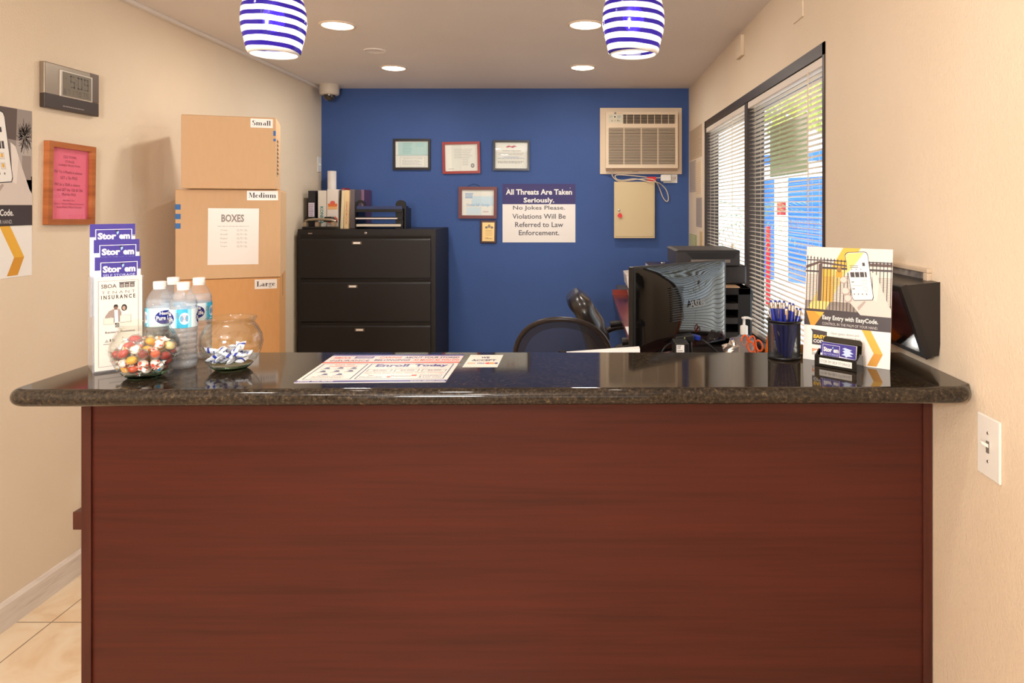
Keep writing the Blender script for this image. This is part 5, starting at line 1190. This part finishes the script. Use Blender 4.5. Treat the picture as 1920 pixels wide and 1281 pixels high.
MB().box(.012, Wm - .012, .0445, .0462, Hb + .014, Ht - .014, M_BLKG).build('screen', t)
# video cable with blue connector
t = thing('video_cable', 'black monitor cable with a bright blue connector, below the back of the monitor', 'cable', (0, 0, 0))
a = P(1292, 629, 2.36); b_ = P(1313, 635, 2.36)
mb = MB(); mb.M = T(*((a + b_) / 2)) @ RY(R(12)); mb.box(-.019, .019, -.012, .012, -.008, .008, C(30, 54, 150, .35)); mb.build('connector', t, bev=.003)
MB().tube(spline([P(1312, 634, 2.36), P(1325, 643, 2.34), P(1336, 653, 2.34), P(1346, 664, 2.34), P(1350, 690, 2.36)]), .004, M_BLK, 8).build('cable', t)
tag(MB().tube(spline([P(1300, 632, 2.38), P(1276, 639, 2.33), P(1256, 645, 2.31), P(1244, 655, 2.30), P(1238, 672, 2.30), P(1236, 700, 2.3)]), .0028, M_BLK, 8).build('thin_cable'), 'thin black cable curving down in front of the left half of the monitor', 'cable')
t = thing('black_device', 'small black boxed device with a white barcode label at the foot of the monitor', 'device', (0, 0, 0))
a = P(1266, 644, 2.14); b_ = P(1292, 700, 2.14)
MB().box(a.x, b_.x, 2.14, 2.22, DZ, a.z, M_BLK).build('case', t, bev=.003)
s = Sheet(100, 120, PWH); s.scrib(8, 8, 60, 50, 3, DK, 1, .5); s.rect(8, 60, 80, 66, DK, 1); s.scrib(10, 80, 90, 110, 2, DK, 1, .5, 2)
s.build('barcode_label', .024, .034, t, M=T(a.x + .004, 2.14, a.z - .005), th=.0005)
a = P(1268, 632, 2.3); b_ = P(1302, 645, 2.3); t = thing('usb_hub', 'black port box with small lights behind the blue connector', 'device', (a.x, 2.3, b_.z), rot=(0, R(-6), 0))
MB().box(0, b_.x - a.x, 0, .05, 0, a.z - b_.z, M_BLK).build('case', t, bev=.003); MB().box(.008, .011, -.001, .001, .012, .015, C(230, 220, 120)).box(.028, .031, -.001, .001, .015, .018, C(230, 220, 120)).build('indicator_lamps', t)
MB().box(.01, .05, .01, .04, DZ - b_.z, 0, M_BLK).build('foot', t)
o = tag(MB().box(0, .012, 0, .003, 0, .19, PWH).build('paper_strip'), 'white paper strip leaning right of the black labelled device', 'paper'); a = P(1292, 645, 2.2); o.location = (a.x + .075, 2.2, DZ + .001); o.rotation_euler = (0, R(-24), 0)
for (q, z0_) in ((o, 0),): q.location = (a.x + .19 * math.sin(R(24)), 2.2, DZ + .002)
# white paper pad on a stand right behind the counter
t = thing('paper_pad', 'white paper pad lying just behind the back edge of the counter, left of the monitor', 'paper pad', (0, 0, 0))
mb = MB(); a = P(1062, 661.5, 1.95); b_ = P(1199, 651.5, 1.95)
mb.prism([(a.x, a.z), (b_.x, b_.z), (b_.x, b_.z - .016), (a.x + .01, a.z - .004)], 1.935, 1.965, 'y', PWH); mb.build('sheets', t)
mb = MB(); mb.prism([(a.x + .012, a.z - .006), (b_.x - .004, b_.z - .018), (b_.x - .004, b_.z - .022), (a.x + .012, a.z - .010)], 1.937, 1.963, 'y', M_BLK); mb.box(a.x + .05, b_.x - .03, 1.94, 1.96, FZ + .745, a.z - .01, M_BLK); mb.build('stand', t)

# file organiser and black printer
t = thing('desk_organizer', 'black desk organizer with open slots on the desk behind the monitor', 'organizer', (.43, 3.02, DZ)); w_ = .745 - .43; h_ = 1.105 - DZ
mb = MB(); mb.box(0, .012, 0, .3, 0, h_, M_BLK); mb.box(w_ - .055, w_, 0, .3, 0, h_, M_BLK); mb.box(0, w_, .29, .3, 0, h_, M_BLK); mb.box(0, w_, 0, .3, h_ - .030, h_, M_BLK)
mb.build('case', t, bev=.002)
for i in range(5): MB().box(.012, w_ - .055, .002, .29, i * .063, i * .063 + .026, nmat('organizer_shelf', (58, 54, 52), .45) if 'organizer_shelf' not in MATS else MATS['organizer_shelf']).build('shelf', t)
tag(MB().box(.50, .70, 3.03, 3.12, 1.1055, 1.1095, C(214, 176, 140)).build('paper_stack'), 'tan paper lying on the front of the black organizer below the printer', 'paper')
t = thing('black_printer', 'black desktop printer with raised scanner lid behind the monitor', 'printer', (.445, 3.12, 1.1105)); 
M_PR = nmat('printer_black', (46, 42, 42), .4)
MB().box(.0, .305, 0, .30, 0, .085, M_PR).build('body', t, bev=.008)
k = 3.10 / F
mb = MB(); mb.box(-.015, .27, -.03, .28, .085, .152, M_PR); mb.build('scanner_unit', t, bev=.004)
mb = MB(); mb.prism([(.03, .145), (.262, .145), (.24, .118), (.06, .118)], -.034, -.028, 'y', M_BLK); mb.build('tray_recess', t)
MB().prism([(-.02, .151), (.275, .151), (.26, .157), (-.005, .157)], -.035, .28, 'y', M_PR).build('lid', t, bev=.001)
MB().box(.05, .225, -.036, -.03, .10, .114, C(110, 98, 90)).build('output_slot', t)
t = thing('desk_phone', 'black desk phone with short aerial right of the monitor, before the blinds', 'phone', (.765, 3.35, DZ))
MB().box(0, .07, 0, .08, 0, .30, M_BLK).build('base', t, bev=.01)
MB().tube([(.02, .04, .30), (.02, .04, .345)], .003, M_BLK, 8).build('aerial', t)
MB().tube([(-.005, .02, .25), (.01, .01, .30), (.04, .0, .315), (.066, .01, .29), (.07, .02, .25)], .009, M_BLK, 8).build('handset_arch', t)

# white all-in-one printer
t = thing('white_printer', 'off-white all-in-one printer on the mahogany desk by the blue wall, partly behind the monitor', 'printer', (.345, 4.95, DZ + .001))
M_PRW = nmat('printer_white', (226, 214, 202), .45)
MB().prism([(.03, 0), (.42, 0), (.43, .10), (.01, .10)], 0, .38, 'y', M_PRW).build('base', t, bev=.004)
mb = MB(); mb.prism([(.0, .115), (.43, .115), (.43, .25), (-.012, .205)], .0, .38, 'y', M_PRW); mb.build('scanner_unit', t, bev=.005)
MB().box(-.075, .10, .03, .24, .100, .110, C(70, 70, 78)).build('output_tray', t)
MB().prism([(.03, .216), (.30, .247), (.30, .252), (.03, .221)], .06, .34, 'y', C(92, 88, 96)).build('scanner_glass', t)
mb = MB(); mb.prism([(-.012, .207), (.43, .252), (.43, .262), (-.006, .216)], 0, .03, 'y', M_PRW); mb.build('lid_edge', t)
t = thing('book', 'dark blue covered book lying on top of the white printer', 'book', (.49, 4.92, 1.045))
MB().box(0, .19, 0, .25, -.028, -.003, PWH).build('pages', t); MB().box(-.003, .193, -.004, .254, -.003, .002, C(44, 44, 76, .4)).box(-.003, .193, -.004, .254, -.032, -.028, C(44, 44, 76, .4)).build('cover', t, bev=.001)
tag(MB().ball((.60, 5.0, 1.052), (.022, .014, .006), M_CHROME, 14, 8).build('stapler_clip'), 'small shiny clip lying on the blue book on the white printer', 'clip')
# papers on the credenza's edge
o = tag(MB().box(0, .30, 0, .22, 0, .006, PWH).build('paper_stack'), 'white papers lying on the near left edge of the mahogany desk by the monitor', 'paper'); o.location = (.262, 3.78, DZ + .001)

# sanitizer, tumbler, scissors
t = thing('hand_sanitizer', 'clear pump bottle of hand sanitizer with white pump beside the mesh cup', 'bottle', (.687, 2.90, DZ + .001)); t.scale = (1.1, 1.1, 1.12)
MB().lathe([(.0001, .001), (.03, .001), (.033, .006), (.034, .05), (.034, .12), (.030, .135), (.014, .148), (.012, .152)], M_PET, 32, sx=1.05, sy=.8).build('bottle_wall', t)
MB().lathe([(.0001, .004), (.031, .004), (.032, .1), (.028, .126), (.0001, .127)], M_WATER, 28, sx=1.05, sy=.8).build('gel', t)
MB().lathe([(.0145, .148), (.0145, .178), (.011, .181), (.005, .183), (.005, .205), (.009, .206), (.009, .212), (.0001, .213)], M_PLATE, 24).tube([(0, 0, .209), (.015, 0, .2095), (.030, 0, .204)], [.006, .0048, .0036], M_PLATE, 10).build('pump', t)
s = Sheet(100, 60); 
for i in range(12): s.rect(100 * i / 12, 0, 100 * (i + 1) / 12, 60, C(120, 176, 130, .3), 0)
for i in range(6): s.rect(50 + 100 * i / 24, 10, 50 + 100 * (i + 1) / 24, 30, C(190, 30, 60, .3), 1)
s.build('label', 1, 1, t, fn=lambda u, v_, l: ((.0362 + l * .0002) * math.cos(PI * 1.1 + u * PI * .8), (.0278 + l * .0002) * math.sin(PI * 1.1 + u * PI * .8), .125 - v_ * .075))
t = thing('plastic_tumbler', 'clear plastic tumbler with pens and scissors on the desk below the sanitizer', 'cup', (.645, 2.76, DZ + .001))
MB().lathe([(.0001, .001), (.036, .001), (.038, .004), (.048, .172), (.0468, .172), (.037, .006), (.0001, .005)], M_TUMB, 40).build('cup_wall', t)
o = copy_tree(pen); o.location = (.622, 2.745, DZ + .035); o.rotation_euler = (R(4), R(-8), 0); o['label'] = 'blue click pen in the clear plastic tumbler'; o['group'] = ''
del o['group']
def scissors(loc, rot, label):
    t = thing('scissors', label, 'scissors', loc, rot=rot)
    t.scale = (.78, .78, .78)
    for sg in (-1, 1):
        MB().prism([(sg * .001, -.14), (sg * .010, -.02), (sg * .006, .01), (-sg * .006, .0)], -.001 + sg * .001, .001 + sg * .001, 'y', M_CHROME).build('blade', t)
        MB().tube([(sg * (.020 + .016 * math.cos(a * PI / 10)), 0, .045 + .026 * math.sin(a * PI / 10)) for a in range(21)], .0048, C(232, 96, 34, .35), 8, cap=False).tube([(0, 0, 0), (sg * .010, 0, .024)], .005, C(232, 96, 34, .35), 8).build('handle', t)
    return t
a = P(1407, 640, 2.75); scissors((a.x - .01, 2.765, a.z - .036), (0, R(8), R(10)), 'orange-handled scissors standing in the clear plastic tumbler')
a = P(1422, 652, 2.62); scissors((a.x - .004, 2.62, a.z - .030), (0, R(-14), R(-30)), 'second orange-handled scissors, right of the plastic tumbler')
t = thing('pencil_holder', 'black holder with the second pair of scissors, right of the tumbler', 'pen cup', (a.x - .005, 2.62, DZ + .001))
MB().lathe([(.0001, .001), (.030, .001), (.030, .10), (.0285, .10), (.0285, .004), (.0001, .004)], M_BLK, 28).build('cup_wall', t)
a = P(1428, 660, 2.55); b_ = P(1440, 614, 2.55)
o = tag(MB().prism([(0, 0), (.028, 0), (.052, .21), (.034, .218)], 0, .018, 'y', C(240, 116, 30, .35)).build('stapler', bev=.004), 'bright orange stapler standing on end half behind the mesh pen cup', 'stapler'); o.location = (.655, 2.50, DZ + .001)
o.location = (P(1424, 0, 2.5).x, 2.48, DZ + .06)
MB().box(-.01, .04, -.01, .03, -.06, 0, M_BLK).build('foot', o)
rn = random.Random(4); mb = MB(); v = []
for j in range(9):
    for i in range(14):
        a_ = 2 * PI * i / 14; el = -PI / 2 + PI * j / 8; q = .020 * (1 + rn.uniform(-.3, .3)); v.append((q * 1.2 * math.cos(el) * math.cos(a_), q * math.cos(el) * math.sin(a_), q * math.sin(el)))
mb.add(v, [(j * 14 + i, j * 14 + (i + 1) % 14, (j + 1) * 14 + (i + 1) % 14, (j + 1) * 14 + i) for j in range(8) for i in range(14)], nmat('crumpled_foil', (210, 200, 190), .15, .8))
a = P(1371, 654, 2.02); o = tag(mb.build('crumpled_foil'), 'crumpled shiny foil wrapper in front of the clear plastic tumbler', 'wrapper'); o.location = a
t = tag(MB().box(a.x - .06, a.x + .09, 2.0, 2.05, DZ + .001, a.z - .02, M_MAHV).build('desk_riser', bev=.002), 'low mahogany riser on the desk directly behind the counter, under the foil wrapper', 'riser')
tag(MB().ball((P(1503.5, 652, 1.86).x, 1.86, CTZ + .013), (.006, .006, .013), C(190, 130, 60, .3), 12, 8).build('gold_ornament'), 'tiny golden ornament between the mesh cup and the sign card', 'ornament')

# ================================================================== CHAIRS
M_MESH = bpy.data.materials.new('chair_mesh_fabric'); m = M_MESH; m.use_nodes = True
b_ = bs(m); b_.inputs['Base Color'].default_value = rgb((46, 42, 46)); b_.inputs['Roughness'].default_value = .7
tp = N(m, 'ShaderNodeBsdfTransparent'); mx = N(m, 'ShaderNodeMixShader'); mx.inputs[0].default_value = .36
L(m, b_.outputs[0], mx.inputs[1]); L(m, tp.outputs[0], mx.inputs[2]); L(m, mx.outputs[0], [x_ for x_ in m.node_tree.nodes if x_.type == 'OUTPUT_MATERIAL'][0].inputs[0])
M_LEA = nmat('black_leather', (40, 33, 30), .28, coat=.25); M_LEAB = nmat('brown_black_shell', (52, 42, 38), .35)
def star_base(t, r_=.29, h=.40):
    for i in range(5):
        a = 2 * PI * i / 5 + .3; c_, s_ = math.cos(a), math.sin(a)
        lg = MB().tube([(.03 * c_, .03 * s_, .12), (.16 * c_, .16 * s_, .10), (r_ * c_, r_ * s_, .075)], [.022, .018, .014], M_BLK, 8).build('base_leg', t)
        mb = MB(); mb.M = T(r_ * c_, r_ * s_, .03) @ RZ(a + .8) @ RX(PI / 2)
        mb.lathe([(.001, -.02), (.028, -.02), (.03, -.012), (.03, .012), (.028, .02), (.001, .02)], M_BLK, 16); mb.build('caster', lg)
    MB().lathe([(.0001, .08), (.035, .08), (.035, .14), (.022, .16), (.022, h), (.0001, h)], M_BLK, 20).build('gas_column', t)
# mesh chair, back towards the counter
t = thing('mesh_office_chair', 'black mesh-back office chair with rounded backrest just behind the counter', 'chair', (-.072, 3.62, FZ), R(-4))
# outline of the back in local x,z
def back_outline(n_=44, w_=.240, zb=.52, ztp=.965):
    pts = []
    for i in range(n_):
        a = 2 * PI * i / n_; e = 2.6 if math.sin(a) < 0 else 2.2
        cx_ = abs(math.cos(a)) ** (2 / e) * (1 if math.cos(a) >= 0 else -1); sz = abs(math.sin(a)) ** (2 / e) * (1 if math.sin(a) >= 0 else -1)
        pts.append((w_ * cx_, (zb + ztp) / 2 + (ztp - zb) / 2 * sz))
    return pts
bo = back_outline(); yb_ = lambda x_, z_: -.22 + .05 * (x_ / .24) ** 2 - .04 * ((z_ - .7) / .25)
ring = [(x_, yb_(x_, z_), z_) for x_, z_ in bo]; ring.append(ring[0]); ring.append(ring[1])
MB().tube(ring, .0125, M_LEAB, 10, cap=False).build('back_frame', t)
mb = MB(); v = []; nr = 8
for j in range(nr + 1):
    for (x_, z_) in bo:
        k = j / nr; xx = x_ * k; zz = .742 + (z_ - .742) * k; v.append((xx, yb_(xx, zz), zz))
n_ = len(bo); mb.add(v, [(j * n_ + i, j * n_ + (i + 1) % n_, (j + 1) * n_ + (i + 1) % n_, (j + 1) * n_ + i) for j in range(nr) for i in range(n_)], M_MESH, True); mb.build('back_mesh', t)
mb = MB(); v = []
for k in (.80, 1.0):
    for (x_, z_) in bo: xx = x_ * k; zz = .742 + (z_ - .742) * k; v.append((xx, yb_(xx, zz) + .004, zz))
mb.add(v, [(i, (i + 1) % n_, n_ + (i + 1) % n_, n_ + i) for i in range(n_)], M_MESH, True); mb.build('edge_band', t)
MB().tube([(0, .0, .40), (0, -.18, .43), (0, -.20, .60), (0, -.205, .80)], [.03, .025, .022, .018], M_BLK, 10).build('back_support', t)
mb = MB(); mb.box(-.24, .24, -.20, .26, .44, .50, nmat('seat_fabric', (34, 32, 34), .8)); mb.build('seat', t, bev=.025, segs=4)
star_base(t, h=.44)
for sg in (-1, 1): MB().tube([(sg * .24, .05, .46), (sg * .28, .05, .50), (sg * .28, .03, .64), (sg * .28, .14, .665), (sg * .28, -.08, .66)], .014, M_BLK, 8).build('armrest', t)
# leather chair seen from the side, facing the mahogany desk
t = thing('leather_office_chair', 'black leather executive chair behind the mesh chair, facing the mahogany desk', 'chair', (.045, 4.15, FZ), R(4))
def shell(pts, w_, th_, name, mt, par, r_=.03):
    """padded slab following the profile pts (x,z), width w_ in y, rounded"""
    pts = spline([(p[0], 0, p[1]) for p in pts], 8); mb = MB(); v = []; K = 20
    for i, p in enumerate(pts):
        tn = (pts[min(i + 1, len(pts) - 1)] - pts[max(i - 1, 0)]).normalized(); nn_ = Vector((-tn.z, 0, tn.x))
        f_ = i / (len(pts) - 1); ww = w_ * (1 - .55 * max(0, (f_ - .72) / .28) ** 2.2); tk = th_ * (1 - .5 * max(0, (f_ - .85) / .15) ** 2)
        for k in range(K):
            a = 2 * PI * k / K; cy_ = abs(math.cos(a)) ** .45 * (1 if math.cos(a) > 0 else -1); sy_ = abs(math.sin(a)) ** .7 * (1 if math.sin(a) > 0 else -1)
            wr = 1 + .10 * math.sin(f_ * 34) * (sy_ < 0)
            v.append(p + Vector((0, cy_ * ww / 2, 0)) + nn_ * (sy_ * tk / 2 * wr))
    n2 = len(pts); mb.add(v, [(j * K + i, j * K + (i + 1) % K, (j + 1) * K + (i + 1) % K, (j + 1) * K + i) for j in range(n2 - 1) for i in range(K)], mt, True)
    mb.add(v, [tuple(range(K))[::-1], tuple(range((n2 - 1) * K, n2 * K))], mt, True)
    return mb.build(name, par)
shell([(.10, .46), (.07, .60), (.03, .76), (-.03, .91), (-.10, .985)], .50, .125, 'backrest', M_LEA, t)
shell([(.13, .5), (.11, .62), (.075, .78), (.02, .90)], .36, .07, 'back_cushion', M_LEAB, t)
shell([(.06, .47), (.2, .49), (.38, .49), (.52, .46)], .50, .11, 'seat', M_LEA, t)
for sg in (-1, 1):
    MB().tube(spline([(.10, sg * .27, .58), (.12, sg * .28, .69), (.22, sg * .285, .735), (.38, sg * .285, .73), (.46, sg * .28, .68), (.44, sg * .27, .58), (.36, sg * .26, .48)]), .020, M_LEAB, 10).build('armrest', t)
    MB().tube(spline([(.17, sg * .285, .752), (.28, sg * .287, .757), (.42, sg * .285, .742)]), [.024] * 17, M_LEA, 10).build('arm_pad', t)
star_base(t, h=.44)
for o in t.children:
    if o.name.split('.')[0] in ('base_leg', 'gas_column'): o.location.x += .25
# second bin-like item low at the blue wall
